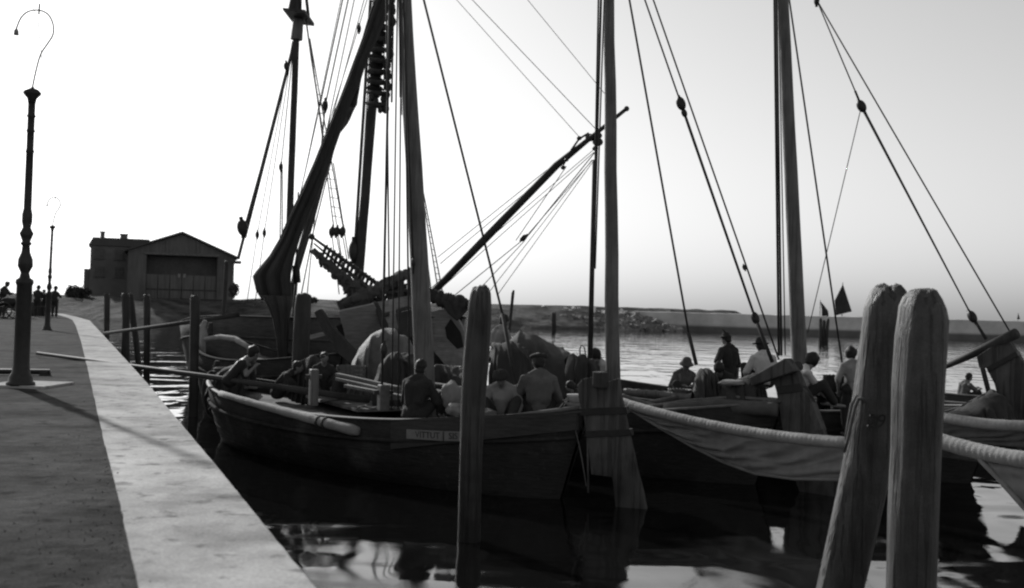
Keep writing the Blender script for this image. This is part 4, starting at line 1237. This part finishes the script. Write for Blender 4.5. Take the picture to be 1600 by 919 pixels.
# its raised rudder seen as thick diagonal beam
MB().slab([at(493, 488, 24), at(502, 483, 24), at(520, 510, 24), at(548, 540, 23.8), at(580, 572, 23.5), at(566, 580, 23.5), at(530, 552, 23.8), at(508, 520, 24)], (0.05, .14, 0)).build('rudder', M['sail'], H, bevel=.01)
# bowsprit going left
MB().tube([at(372, 492, 27.5), at(270, 507, 29), at(163, 521, 31)], [.06, .055, .045], 8).build('bowsprit', M['sail'], H, True)
# small rowing boat by the quay
FR = Frame((-15.6, 40.0), (-18.5, 46.5))
Rb = thing('rowing_boat', 'low dark rowing boat lying against the quay near the crossed piles', 'boat', FR.P(.5, 0, 0))
make_hull(FR, Rb, 1.7, .8, .6, .95, 'tar', .2, 'paint')
# tall canvas-covered cargo between E and A : boats' awnings
def dome(label, px, Y, m, name='tarpaulin', depth=1.0, rows=10, bump=.10, bottom=None, lean=0):
    """canvas stretched over gear: outline px (left->right) is the crest; falls to bottom y"""
    t_ = [at(x, y, Y) for x, y in px]
    def interp(P, t):
        k = t * (len(P) - 1); i = min(int(k), len(P) - 2); return P[i].lerp(P[i + 1], k - i)
    zb0 = bottom
    def fn(u, v):
        p = interp(t_, u)
        s_ = (v - .5) * 2
        z = zb0 + (p.z - zb0) * max(0, 1 - abs(s_) ** 2.4)
        q = V((p.x + lean * s_, p.y + s_ * depth, z))
        fold = 1 - abs(noise.noise(V((u * 9 + s_ * .8, s_ * 1.2, Y * 3)))) * 2
        j = bump * (noise.noise(V((u * 5, v * 4, Y))) + .5 * noise.noise(V((u * 14, v * 5, Y + 2))))
        k = bump * .9 * fold * min(1, abs(s_) * 2.5)
        return q + V((j * .6 + k * .5, j - k * (1 if s_ < 0 else -1), j * .8 + k * .25))
    o = MB().grid(fn, 90, 60).build(name, M[m], None, True, solid=.02)
    return tag(o, label, name)
dome('sunlit rounded tarpaulin over cargo behind the nearest boat foredeck', [(548, 585), (556, 560), (566, 540), (580, 524), (597, 516), (615, 517), (632, 524), (645, 540), (652, 565), (655, 590)], 20.8, 'tarp', depth=.9, bottom=.8)
dome('grey canvas sheet peaked at its left corner behind the man in the beret', [(786, 540), (800, 530), (811, 519), (830, 525), (852, 534), (872, 546), (888, 554), (895, 575), (905, 600)], 19.8, 'canvasd', depth=.7, bottom=.7)
dome('black canvas covered box beneath the man in the pale shirt', [(765, 560), (768, 538), (790, 535), (812, 538), (825, 550), (833, 575), (838, 600)], 19.2, 'sail', depth=.6, bottom=.8)
dome('dark heap of nets behind the leaning figure', [(884, 560), (895, 555), (910, 556), (925, 564), (934, 580), (938, 600)], 18.9, 'sail', depth=.4, bottom=.9)
dome('round black heap of nets at the foot of the middle boat stay', [(1084, 612), (1087, 592), (1092, 580), (1102, 578), (1116, 590), (1124, 612)], 17.3, 'sail', depth=.4, bottom=.8)
dome('black net heap with a pale cloth laid on its top', [(1122, 618), (1128, 606), (1145, 598), (1160, 590), (1175, 588), (1185, 596), (1192, 618)], 17.0, 'sail', depth=.4, bottom=.8)
sackf(at(1146, 598, 16.85), (.24, .12, .05), 9, 'pale cloth draped over the black net heap', 'canvas', 'cloth', 'cloth', .3)
dome('dark jumble of gear beneath the ship booms', [(655, 600), (662, 584), (680, 572), (700, 578), (722, 582), (735, 600)], 18.5, 'sail', depth=.5, bottom=.8)
dome('dark gear heap between the crouching figures and the pile', [(455, 590), (470, 562), (486, 556), (500, 566), (520, 575), (545, 590), (556, 604)], 20.6, 'sail', depth=.5, bottom=.8)
dome('dark gear heap on the right boat, below the slanting tiller', [(1478, 650), (1510, 640), (1535, 622), (1552, 612), (1565, 630), (1572, 655)], 16.3, 'sail', depth=.4, bottom=.8)
dome('dark folded gear along the right boat behind the piles', [(1284, 608), (1300, 602), (1330, 600), (1360, 604), (1400, 606)], 18.4, 'sail', depth=.4, bottom=.8)
dome('dark heap added to darken the lower right of the sunlit tarpaulin', [(584, 600), (592, 572), (606, 556), (622, 550), (638, 556), (648, 570), (652, 600)], 19.3, 'sail', depth=.4, bottom=.8)  # added dark mass, stands in for the shaded opening under the tarpaulin
dome('black heap of nets on the foredeck of the nearest boat', [(330, 604), (336, 588), (350, 577), (366, 574), (380, 582), (390, 604)], 20.9, 'sail', depth=.5, bottom=.8)
# angular gear between the masts
def plate(label, cat, name, px, Y, th, m, tilt=(0, 0), group=None, par=None):
    cx_ = sum(p[0] for p in px) / len(px); cy_ = sum(p[1] for p in px) / len(px)
    P_ = [at(x, y, Y + (x - cx_) * tilt[0] + (y - cy_) * tilt[1]) for x, y in px]
    n_ = (P_[1] - P_[0]).cross(P_[2] - P_[0]).normalized()
    o = MB().slab(P_, n_ * th).build(name, M[m], par, bevel=.012)
    return tag(o, label, cat, group) if par is None else o
pl_ = thing('leaning_boards', 'pale tilted boarding with a dark square hatch, left of the sunlit tarpaulin', 'boards', at(560, 560, 24.9))
plate('', '', 'board', [(529, 486), (584, 474), (600, 506), (610, 536), (566, 556), (540, 530)], 24.9, .06, 'pale_plank', (.006, .01), par=pl_)
plate('', '', 'hatch', [(525, 510), (556, 492), (568, 512), (560, 521), (532, 524)], 24.75, .07, 'opening', (.006, .01), par=pl_)
plate('', '', 'batten', [(484, 524), (530, 512), (531, 518), (485, 531)], 24.8, .07, 'pale_plank', par=pl_)
plate('', '', 'edge_beam', [(584, 472), (590, 472), (606, 506), (612, 536), (604, 538), (594, 508)], 24.7, .12, 'spar', par=pl_)
MB().tube([at(548, 540, 24.5), at(590, 590, 24.3)], .02, 6).build('cord', M['roped'], pl_)
plate('narrow upright plank leaning between the thick halyards and the leading mast', 'plank', 'plank', [(608, 470), (617, 468), (622, 530), (612, 532)], 24.2, .05, 'pale_plank')
plate('tilted dark shutter resting left of the nearest boat mast', 'shutter', 'shutter', [(618, 490), (646, 482), (650, 524), (626, 534)], 24.0, .05, 'spar', (.004, 0))
def crate(label, px, py, Y, w_, d_, h_, rz, m='wood'):
    c_ = at(px, py, Y); t = thing('crate', label, 'crate', (c_.x, c_.y, c_.z))
    rot = Matrix.Rotation(rz, 3, 'Z')
    for k in range(4):
        z = (k + .5) * h_ / 4
        for sx, sy, lx, ly in ((0, -1, w_, .02), (0, 1, w_, .02), (-1, 0, .02, d_), (1, 0, .02, d_)):
            b = MB(); b.box(c_ + rot @ V((sx * w_ / 2, sy * d_ / 2, z)), (lx, ly, h_ / 4 * .82), rz); b.build('slat', M[m], t)
    for sx in (-1, 1):
        for sy in (-1, 1):
            MB().box(c_ + rot @ V((sx * (w_ / 2 - .03), sy * (d_ / 2 - .03), h_ / 2)), (.04, .04, h_ * 1.02), rz).build('corner_post', M['spar'], t)
crate('slatted crate on the deck beside the dark jacketed man', 622, 624, 17.9, .42, .32, .22, .5, 'rail')
crate('slatted fish crate between the seated boy and the sunlit tarpaulin', 548, 596, 20.0, .5, .36, .3, .2)
def basket(label, px, py, Y, r_, h_, m='wood'):
    c_ = at(px, py, Y)
    B = MB().lathe([(0, r_ * .75), (h_ * .3, r_ * .92), (h_ * .7, r_), (h_, r_ * .95), (h_ * 1.03, r_), (h_, r_ * .85), (h_ * .4, r_ * .8)], c_, 40)
    for k, v in enumerate(B.v): v += (v - c_) * .035 * (1 if (k + k // 40) % 2 else -1)
    return tag(B.build('basket', M[m], None, True), label, 'basket')
basket('round wicker basket in front of the bent over dark figures', 664, 640, 16.9, .17, .22)
basket('dark wicker basket at the foot of the pale tilted rudder', 700, 600, 19.0, .24, .3, 'spar')
basket('wicker basket on the middle boat beside the net heaps', 1062, 628, 17.9, .2, .2)
basket('wicker basket behind the curly haired woman', 1305, 612, 18.0, .2, .26, 'spar')
for k, (a_, b_, lab) in enumerate((((655, 596), (722, 606), 'upper of two pale edged boards lying right of the nearest mast'), ((662, 606), (716, 618), 'lower of two pale edged boards lying right of the nearest mast'))):
    p0, p1 = at(a_[0], a_[1], 18.0 - k * .4), at(b_[0], b_[1], 17.6 - k * .4); d_ = p1 - p0
    tag(MB().box((p0 + p1) / 2, (d_.length, .16, .03), rot=d_.to_track_quat('X', 'Z').to_matrix()).build('loose_plank', M['deck'], None, bevel=.005), lab, 'plank')
# iron hoop by the nets
mb = MB(); c = at(911, 562, 18.9)
mb.tube([at(907, 572, 18.9), at(906, 545, 18.9), at(909, 539, 18.9), at(913, 543, 18.9), at(916, 560, 18.9)], .012, 6)
tag(mb.build('iron_hoop', M['iron'], None, True), 'thin iron hoop sticking up from the heap of nets', 'hoop')

# ================================================================== PEOPLE
def ik(a, c, l1, l2, pole):
    a, c, pole = V(a), V(c), V(pole)
    d = c - a; L = d.length
    if L > (l1 + l2) * .995: c = a + d * ((l1 + l2) * .995 / L); d = c - a; L = d.length
    x = (l1 * l1 - l2 * l2 + L * L) / (2 * L)
    h = math.sqrt(max(l1 * l1 - x * x, 0))
    dn = d / L; pn_ = pole - dn * pole.dot(dn)
    pn_ = pn_.normalized() if pn_.length > 1e-4 else V((0, 0, 1))
    return a + dn * x + pn_ * h, c
def person(label, P, yaw, sit=True, s=1.0, lean=.2, side=0, hands=None, feet=None, shirt='cloth_pale', trousers='cloth_dark', hat=None, hatm='cloth_dark', hair='hair', head_turn=0, head_nod=.15,
           bare=False, short=True, seat=.12, hairr=1.0, vox=.0125, group='people on the boats', knees_up=True):
    """P: world point under the pelvis (seat height, or feet when standing)."""
    rz = Matrix.Rotation(yaw, 3, 'Z')
    P = V(P)
    pel = V((0, 0, seat if sit else .92))
    def Wd(v): return P + rz @ (V(v) * s)
    rl = Matrix.Rotation(-lean, 3, 'X') @ Matrix.Rotation(side, 3, 'Y')
    def sp(v): return pel + rl @ V(v)
    chest = sp((0, .02, .34)); neck = sp((0, .04, .475)); 
    hm = Matrix.Rotation(head_turn, 3, 'Z') @ Matrix.Rotation(-head_nod, 3, 'X')
    head = neck + rl @ V((0, .03, .10)) + hm @ V((0, .01, .09))
    shl = [sp((sx * .175, 0, .425)) for sx in (-1, 1)]
    hip = [pel + V((sx * .095, 0, 0)) for sx in (-1, 1)]
    if hands is None: hands = [(-.12, .42, .22), (.12, .42, .22)]
    hd = [pel + V(h) for h in hands]
    if feet is None:
        feet = [(-.15, .52, -seat + .04), (.15, .58, -seat + .04)] if sit else [(-.11, .02, -.84), (.12, -.04, -.84)]
    ft = [pel + V(f) for f in feet]
    body = MB()
    cap = lambda B, a, b, ra, rb: B.capsule(Wd(a), Wd(b), ra * s, rb * s)
    # torso
    cap(body, pel, sp((0, 0, .16)), .135, .125); cap(body, sp((0, 0, .14)), sp((0, .01, .30)), .125, .135)
    cap(body, sp((-.07, 0, .32)), sp((-.08, 0, .40)), .11, .095); cap(body, sp((.07, 0, .32)), sp((.08, 0, .40)), .11, .095)
    cap(body, shl[0], shl[1], .06, .06); cap(body, sp((0, .0, .44)), head - hm @ V((0, 0, .06)), .066, .058)
    for sx in (-1, 1): cap(body, sp((sx * .16, -.01, .425)), sp((sx * .045, -.01, .505)), .055, .05)
    # head
    hrot = rz @ hm
    body.ell(Wd(head), (.080 * s, .098 * s, .115 * s), hrot)
    body.ell(Wd(head + hm @ V((0, .035, -.055))), (.052 * s, .055 * s, .06 * s), hrot)
    body.ell(Wd(head + hm @ V((0, .098, -.018))), (.014 * s, .02 * s, .026 * s), hrot)
    body.ell(Wd(head + hm @ V((0, .082, -.062))), (.026 * s, .012 * s, .011 * s), hrot)
    for sx in (-1, 1):
        body.ell(Wd(head + hm @ V((sx * .077, -.005, -.012))), (.012 * s, .02 * s, .032 * s), hrot)
        body.ell(Wd(head + hm @ V((sx * .03, .08, .012))), (.022 * s, .012 * s, .008 * s), hrot)
    # limbs
    el = []; kn = []
    for i, sx in enumerate((-1, 1)):
        e, h_ = ik(shl[i], hd[i], .28, .25, (sx * .7, -.35, -.6)); el.append(e); hd[i] = h_
        cap(body, shl[i], e, .052, .042); cap(body, e, h_, .043, .028)
        d = (h_ - e).normalized(); across = d.cross(V((0, 0, 1)) if abs(d.z) < .9 else V((1, 0, 0))).normalized()
        palm = h_ + d * .05
        cap(body, h_ + d * .01, palm + d * .03, .03, .036)
        up_ = across.cross(d)
        for k in range(4):
            o0 = palm + d * .035 + across * ((k - 1.5) * .02); ln = (.036, .042, .04, .032)[k]
            m1 = o0 + d * ln - up_ * .008; m2 = m1 + d * ln * .6 - up_ * .026
            cap(body, o0, m1, .0105, .010); cap(body, m1, m2, .010, .0085)
        tb = h_ + d * .03 + across * (-sx * .03); cap(body, tb, tb + d * .03 + across * (-sx * .028), .013, .011); cap(body, tb + d * .03 + across * (-sx * .028), tb + d * .06 + across * (-sx * .03), .011, .009)
        k_, f_ = ik(hip[i], ft[i], .43, .42, (sx * (.6 if sit else .15), 1 if not sit else .8, 1.1 if sit else 0)); kn.append(k_)
        cap(body, hip[i], k_, .085, .056); cap(body, k_, f_, .056, .036)
        cap(body, f_ + V((0, -.03, -.03)), f_ + V((sx * .02, .16, -.045)), .038, .028)
    px_ = Wd(pel)
    t = thing('person', label, 'person', (P.x, P.y, P.z), group)
    body.build('body', M['skin'], t, voxel=vox)
    c = MB(); g = .018
    cp = lambda a, b, ra, rb: c.capsule(Wd(a), Wd(b), (ra + g) * s, (rb + g) * s)
    if not bare:
        cp(sp((0, 0, .0)), sp((0, 0, .16)), .135, .13); cp(sp((0, 0, .14)), sp((0, .01, .30)), .13, .14)
        cp(sp((-.07, 0, .32)), sp((-.08, 0, .40)), .112, .097); cp(sp((.07, 0, .32)), sp((.08, 0, .40)), .112, .097)
        cp(shl[0], shl[1], .06, .06); cp(sp((0, 0, .43)), sp((0, .012, .535)), .066, .046)
        for sx in (-1, 1): cp(sp((sx * .16, -.01, .425)), sp((sx * .045, -.01, .505)), .056, .05)
        cp(sp((-.05, -.045, .18)), sp((-.06, -.04, .36)), .10, .10); cp(sp((.05, -.045, .18)), sp((.06, -.04, .36)), .10, .10)
        for i in range(2):
            cp(shl[i], el[i], .056, .05)
            if short: cp(el[i], el[i].lerp(hd[i], .15), .05, .048)
            else: cp(el[i], el[i].lerp(hd[i], .88), .05, .036)
        # folds
        for v in c.v:
            v += V((1, 1, .3)) * (.034 * s * noise.noise(v * 6) + .022 * s * noise.noise(v * 15))
        c.build('shirt', M[shirt], t, voxel=vox)
    c = MB()
    for i in range(2):
        cp(hip[i], kn[i], .09, .066); cp(kn[i], kn[i].lerp(ft[i], .9), .066, .055)
    cp(hip[0], hip[1], .105, .105); cp(pel, sp((0, 0, .07)), .128, .122)
    for v in c.v: v += V((1, 1, .3)) * (.026 * s * noise.noise(v * 7) + .014 * s * noise.noise(v * 17))
    c.build('trousers', M[trousers], t, voxel=vox)
    # hair
    if hair:
        hb_ = MB(); hr = hairr
        hb_.ell(Wd(head + hm @ V((0, -.016, .022))), (.090 * s * hr, .102 * s * hr, .112 * s * (1 + (hr - 1) * .7)), hrot, 20, 14)
        hb_.ell(Wd(head + hm @ V((0, -.045, -.02))), (.078 * s * hr, .066 * s * hr, .085 * s), hrot, 20, 14)
        for v in hb_.v:
            v += (v - Wd(head)).normalized() * (.016 * s * hr * noise.noise(v * 22) + .035 * (hr - .93) * noise.noise(v * 9))
        hb_.build('hair', M[hair], t, True)
    hb_ = MB()
    top = head + hm @ V((0, -.005, .05))
    if hat == 'brim':
        hb_.lathe([(-.012 * s, .15 * s), (0, .155 * s), (.008 * s, .10 * s), (.05 * s, .095 * s), (.10 * s, .08 * s), (.125 * s, .03 * s)], Wd(top), 22, hrot)
    elif hat == 'floppy':
        hb_.lathe([(-.05 * s, .15 * s), (-.03 * s, .135 * s), (.015 * s, .10 * s), (.06 * s, .088 * s), (.10 * s, .06 * s), (.115 * s, .02 * s)], Wd(top), 22, hrot)
    elif hat == 'beret':
        hb_.lathe([(0, .085 * s), (.012 * s, .10 * s), (.03 * s, .125 * s), (.055 * s, .12 * s), (.075 * s, .08 * s), (.082 * s, .02 * s)], Wd(top + hm @ V((0, .01, -.01))), 22, hrot)
    elif hat == 'cap':
        hb_.lathe([(-.01 * s, .092 * s), (.04 * s, .10 * s), (.07 * s, .08 * s), (.085 * s, .02 * s)], Wd(top), 20, hrot)
        hb_.ell(Wd(top + hm @ V((0, .10, -.005))), (.06 * s, .05 * s, .008 * s), hrot)
    elif hat == 'feather':
        hb_.lathe([(-.01 * s, .12 * s), (.0, .125 * s), (.01 * s, .09 * s), (.07 * s, .08 * s), (.10 * s, .04 * s)], Wd(top), 20, hrot)
        hb_.tube([Wd(top + V((.07, 0, .02))), Wd(top + V((-.05, -.02, .1))), Wd(top + V((-.11, -.02, .16)))], [.012 * s, .02 * s, .006 * s], 6)
    if hat:
        for v in hb_.v: v += V((1, 1, 1)) * .008 * s * noise.noise(v * 14)
        hb_.build('hat' if hat not in ('beret', 'cap') else hat, M[hatm], t, True)
    return t
def seat_at(px, py_top, Y, s=1.0, lean=.2, seat=.12):
    """seat point so that the head top lands on pixel row py_top"""
    p = at(px, py_top, Y)
    h = (seat + (.50 + .10) * math.cos(lean) + .09 + .12) * s
    return V((p.x, p.y, p.z - h))
def stand_at(px, py_top, Y, s=1.0, lean=.05):
    p = at(px, py_top, Y)
    return V((p.x, p.y, p.z - (.92 + .60 + .21) * s))
TO_CAM, AWAY, RIGHT, LEFT = math.pi, 0, -math.pi / 2, math.pi / 2
PP = [
 # nearest boat
 dict(label='bare backed man crouching near the bow of the nearest boat', px=396, py=536, Y=20.0, yaw=RIGHT + .1, lean=.65, bare=True, hands=[(-.1, .42, .3), (.15, .45, .25)], feet=[(-.12, .42, -.08), (.14, .34, -.08)], head_nod=.1, hairr=1.12, s=1.0),
 dict(label='boy in a dark top seated facing the camera near the bitt', px=508, py=548, Y=19.6, yaw=TO_CAM + .3, lean=.05, shirt='cloth_dark', short=False, s=.82, hands=[(-.2, .2, .05), (.2, .2, .05)]),
 dict(label='crouching figure in dark clothes left of the dark pile foot', px=465, py=560, Y=20.2, yaw=RIGHT, lean=.6, shirt='cloth_dark', short=False, s=.9, hat=None, hands=[(-.1, .4, .1), (.1, .4, .1)]),
 dict(label='cropped haired man in a dark jacket seen from behind, by the halyards', px=656, py=559, Y=16.1, yaw=AWAY - .35, lean=.12, shirt='cloth_dark', short=False, s=1.02, hairr=1.0, hands=[(-.1, .35, .1), (.28, .3, .0)]),
 dict(label='man in a pale smock and cap with head bowed, right of the near pile', px=784, py=570, Y=15.6, yaw=TO_CAM - .1, lean=.25, shirt='cloth_pale', short=False, s=.92, hat='beret', head_nod=.75, hands=[(-.22, .3, .05), (.18, .34, .02)]),
 dict(label='broad man in a grey jersey and dark beret seen from behind beside the nearest rudder', px=843, py=549, Y=15.4, yaw=AWAY + .05, lean=.12, shirt='cloth_mid', short=False, s=1.06, hat='beret', hands=[(-.2, .35, .05), (.2, .35, .05)]),
 dict(label='man in a pale shirt sitting above the black covered box', px=787, py=489, Y=21.0, yaw=AWAY - .9, lean=.1, shirt='cloth_pale', short=False, s=.98, head_nod=.1, hands=[(-.15, .3, .05), (.2, .3, .05)]),
 dict(label='dark haired figure leaning out behind the middle mast', px=935, py=541, Y=19.3, yaw=LEFT, lean=.25, shirt='cloth_white', short=True, s=.95, head_nod=.5, hairr=1.12),
 dict(label='small child in dark clothes beside the bowls by the nearest rudder', px=893, py=592, Y=15.9, yaw=LEFT, lean=.4, shirt='cloth_dark', short=False, s=.62, hairr=1.05),
 # middle boat
 dict(label='man in a floppy sun hat and pale shirt working with his hands, facing us', px=1070, py=556, Y=19.4, yaw=TO_CAM + .15, lean=.18, shirt='cloth_mid', short=False, s=.86, hat='floppy', hatm='cloth_mid', head_nod=.35, hands=[(-.1, .35, .2), (.14, .35, .2)]),
 dict(label='figure in dark clothes bending forward in front of the standing boy', px=1120, py=560, Y=18.2, yaw=TO_CAM - .5, lean=.55, shirt='cloth_dark', short=False, s=.84, head_nod=.5, hairr=1.15),
 dict(label='second bent back behind the net heap, lower and left of the dark bending one', px=1105, py=580, Y=18.7, yaw=TO_CAM + .6, lean=.6, shirt='cloth_dark', short=False, s=.74, head_nod=.5),
 dict(label='boy standing with a feathered hat and one elbow out', px=1138, py=519, Y=20.5, sit=False, yaw=AWAY + .4, lean=.02, shirt='cloth_dark', short=True, s=.90, hat='feather', hands=[(-.17, -.02, .02), (.24, .02, -.12)], head_turn=.5),
 dict(label='person in a white blouse and dark brimmed hat behind the middle tiller', px=1193, py=528, Y=18.4, yaw=AWAY + .15, lean=.12, shirt='cloth_white', short=False, s=.92, hat='brim', hands=[(-.2, .3, .05), (.2, .3, .05)]),
 dict(label='small child whose head shows beside the white blouse', px=1178, py=577, Y=18.9, yaw=RIGHT, lean=.3, shirt='cloth_pale', short=False, s=.58, hairr=1.05),
 # right boat
 dict(label='woman with bushy dark hair and white blouse leaning on the rail, facing right', px=1266, py=548, Y=17.2, yaw=RIGHT + .1, lean=.22, shirt='cloth_white', short=False, s=.93, hairr=1.22, hands=[(-.1, .42, .06), (.1, .46, .02)], head_nod=.3),
 dict(label='child in a pale short sleeved shirt standing with back to us by the close piles', px=1333, py=541, Y=17.6, sit=False, yaw=AWAY + .1, lean=.03, shirt='cloth_pale', short=True, s=.84, hairr=1.2, hands=[(-.24, .1, -.04), (.24, .1, -.04)]),
 dict(label='small distant figure seated in the boat under the slanting tiller', px=1514, py=581, Y=26.5, yaw=RIGHT + .3, lean=.2, shirt='cloth_mid', short=True, s=.85, hands=[(-.1, .5, .32), (.1, .5, .3)]),
]
for d in PP:
    d = dict(d); px, py, Y = d.pop('px'), d.pop('py'), d.pop('Y')
    s_ = d.get('s', 1)
    if d.get('sit', True): P_ = seat_at(px, py, Y, s_, d.get('lean', .2))
    else: P_ = stand_at(px, py, Y, s_)
    # keep the head over px: shift back by the lean
    ln = d.get('lean', .2); yw = d['yaw']
    off = Matrix.Rotation(yw, 3, 'Z') @ V((0, (.60 * math.sin(ln) + .05) * s_, 0))
    P_ -= V((off.x, 0, 0))
    lab = d.pop('label'); yw = d.pop('yaw')
    person(lab, P_, yw, **d)
# people on the far quay
QP = [('dark figure leaning at the left edge of the far quay', 4, 438, 62, 1.02, .25, RIGHT), ('third figure on the far quay, between the two lamp posts', 59, 446, 66, 1.0, .05, AWAY), ('figure on the far quay just left of the farther lamp', 70, 452, 67, .96, .0, TO_CAM),
      ('figure in a long dark coat right of the farther lamp', 86, 447, 66, 1.0, .04, AWAY), ('stooping figure on the quay close right of the near lamp', 46, 455, 64, .9, .2, LEFT)]
for i, (lab, px, py, Y, s_, ln, yw) in enumerate(QP):
    p = gz(px, 500, QZ); x = at(px, py, Y).x; top = at(px, py, Y).z
    sc = (top - QZ) / 1.73
    person(lab, (x, Y, QZ), yw, sit=False, s=sc, lean=ln, shirt='cloth_dark', short=False, hat='cap' if i % 2 == 0 else 'brim', vox=.03, group='people on the far quay')
# hand cart with load on the far quay
c0_ = gz(14, 499, QZ); cy_ = 60.0; cx_ = at(14, 490, cy_).x
cart = thing('hand_cart', 'two wheeled hand cart piled with dark sacks at the left of the far quay', 'cart', (cx_, cy_, QZ))
MB().box((cx_, cy_, QZ + .62), (2.4, 1.1, .12)).build('cart_bed', M['spar'], cart)
for sx in (-1, 1):
    mb = MB(); cc = V((cx_, cy_ + sx * .62, QZ + .46))
    mb.tube([cc + V((math.cos(a / 20 * 2 * math.pi) * .43, 0, math.sin(a / 20 * 2 * math.pi) * .43)) for a in range(21)], .035, 6)
    for a in range(8): mb.tube([cc, cc + V((math.cos(a * math.pi / 4) * .42, 0, math.sin(a * math.pi / 4) * .42))], .02, 4)
    mb.build('wheel', M['spar'], cart)
    MB().tube([(cx_ + 1.1, cy_ + sx * .4, QZ + .62), (cx_ + 2.3, cy_ + sx * .4, QZ + .75)], .035, 6).build('shaft', M['spar'], cart)
for k, (dx, dz) in enumerate(((-.75, .9), (0, .92), (.7, .88))):
    o = sackf((cx_ + dx, cy_, QZ + dz), (.46, .42, .26), k + 20, ['left', 'middle', 'right'][k] + ' dark sack lying on the hand cart', 'cloth_dark')
    o['group'] = 'sacks on the hand cart'
for k in range(3):
    px = 52 + k * 9; Yb = 70
    o = MB().lathe([(0, .30), (.2, .36), (.45, .39), (.7, .36), (.9, .30)], (at(px, 490, Yb).x, Yb, QZ), 14).build('barrel', M['spar'], None, True)
    tag(o, ['leftmost', 'middle', 'rightmost'][k] + ' of the three barrels behind the farther lamp', 'barrel', 'barrels on the far quay')

# ================================================================== far sails
def sailboat(px, Y, tri, label, hullL=5.0, m='sail'):
    p = at(px, 495, Y)
    t = thing('sailboat', label, 'sailboat', (p.x, Y, 0), 'sails beyond the breakwater')
    mb = MB()
    F_ = Frame((p.x + hullL / 2, Y), (p.x - hullL / 2, Y + .01))
    hb_, sh_, pt_ = hull_fns(F_, 1.7, .9, .7, 1.0)
    mb.grid(lambda u, v: pt_(.01 + .98 * u, 1 if v > .5 else -1, abs(2 * v - 1)), 20, 12)
    mb.build('hull', M['tar'], t, True)
    pts = [at(x, y, Y) for x, y in tri]
    MB().slab(pts, (0.0, .08, 0)).build('sail', M[m], t)
    top = max(pts, key=lambda q: q.z)
    MB().tube([(top.x, Y + .12, .2), (top.x, Y + .12, top.z + .3)], .07, 6).build('mast', M['spar'], t)
sailboat(1313, 215, [(1317, 444), (1331, 487), (1318, 490), (1306, 493), (1304, 470)], 'boat with the larger triangular sail beyond the breakwater')
sailboat(1287, 235, [(1282, 471), (1288, 478), (1294, 486), (1295, 497), (1284, 496), (1284, 484)], 'boat with the smaller ragged sail above the pile cluster', 6)
sailboat(1592, 420, [(1591, 490), (1594, 499), (1589, 499)], 'tiny distant sail near the right edge of the horizon', 4)
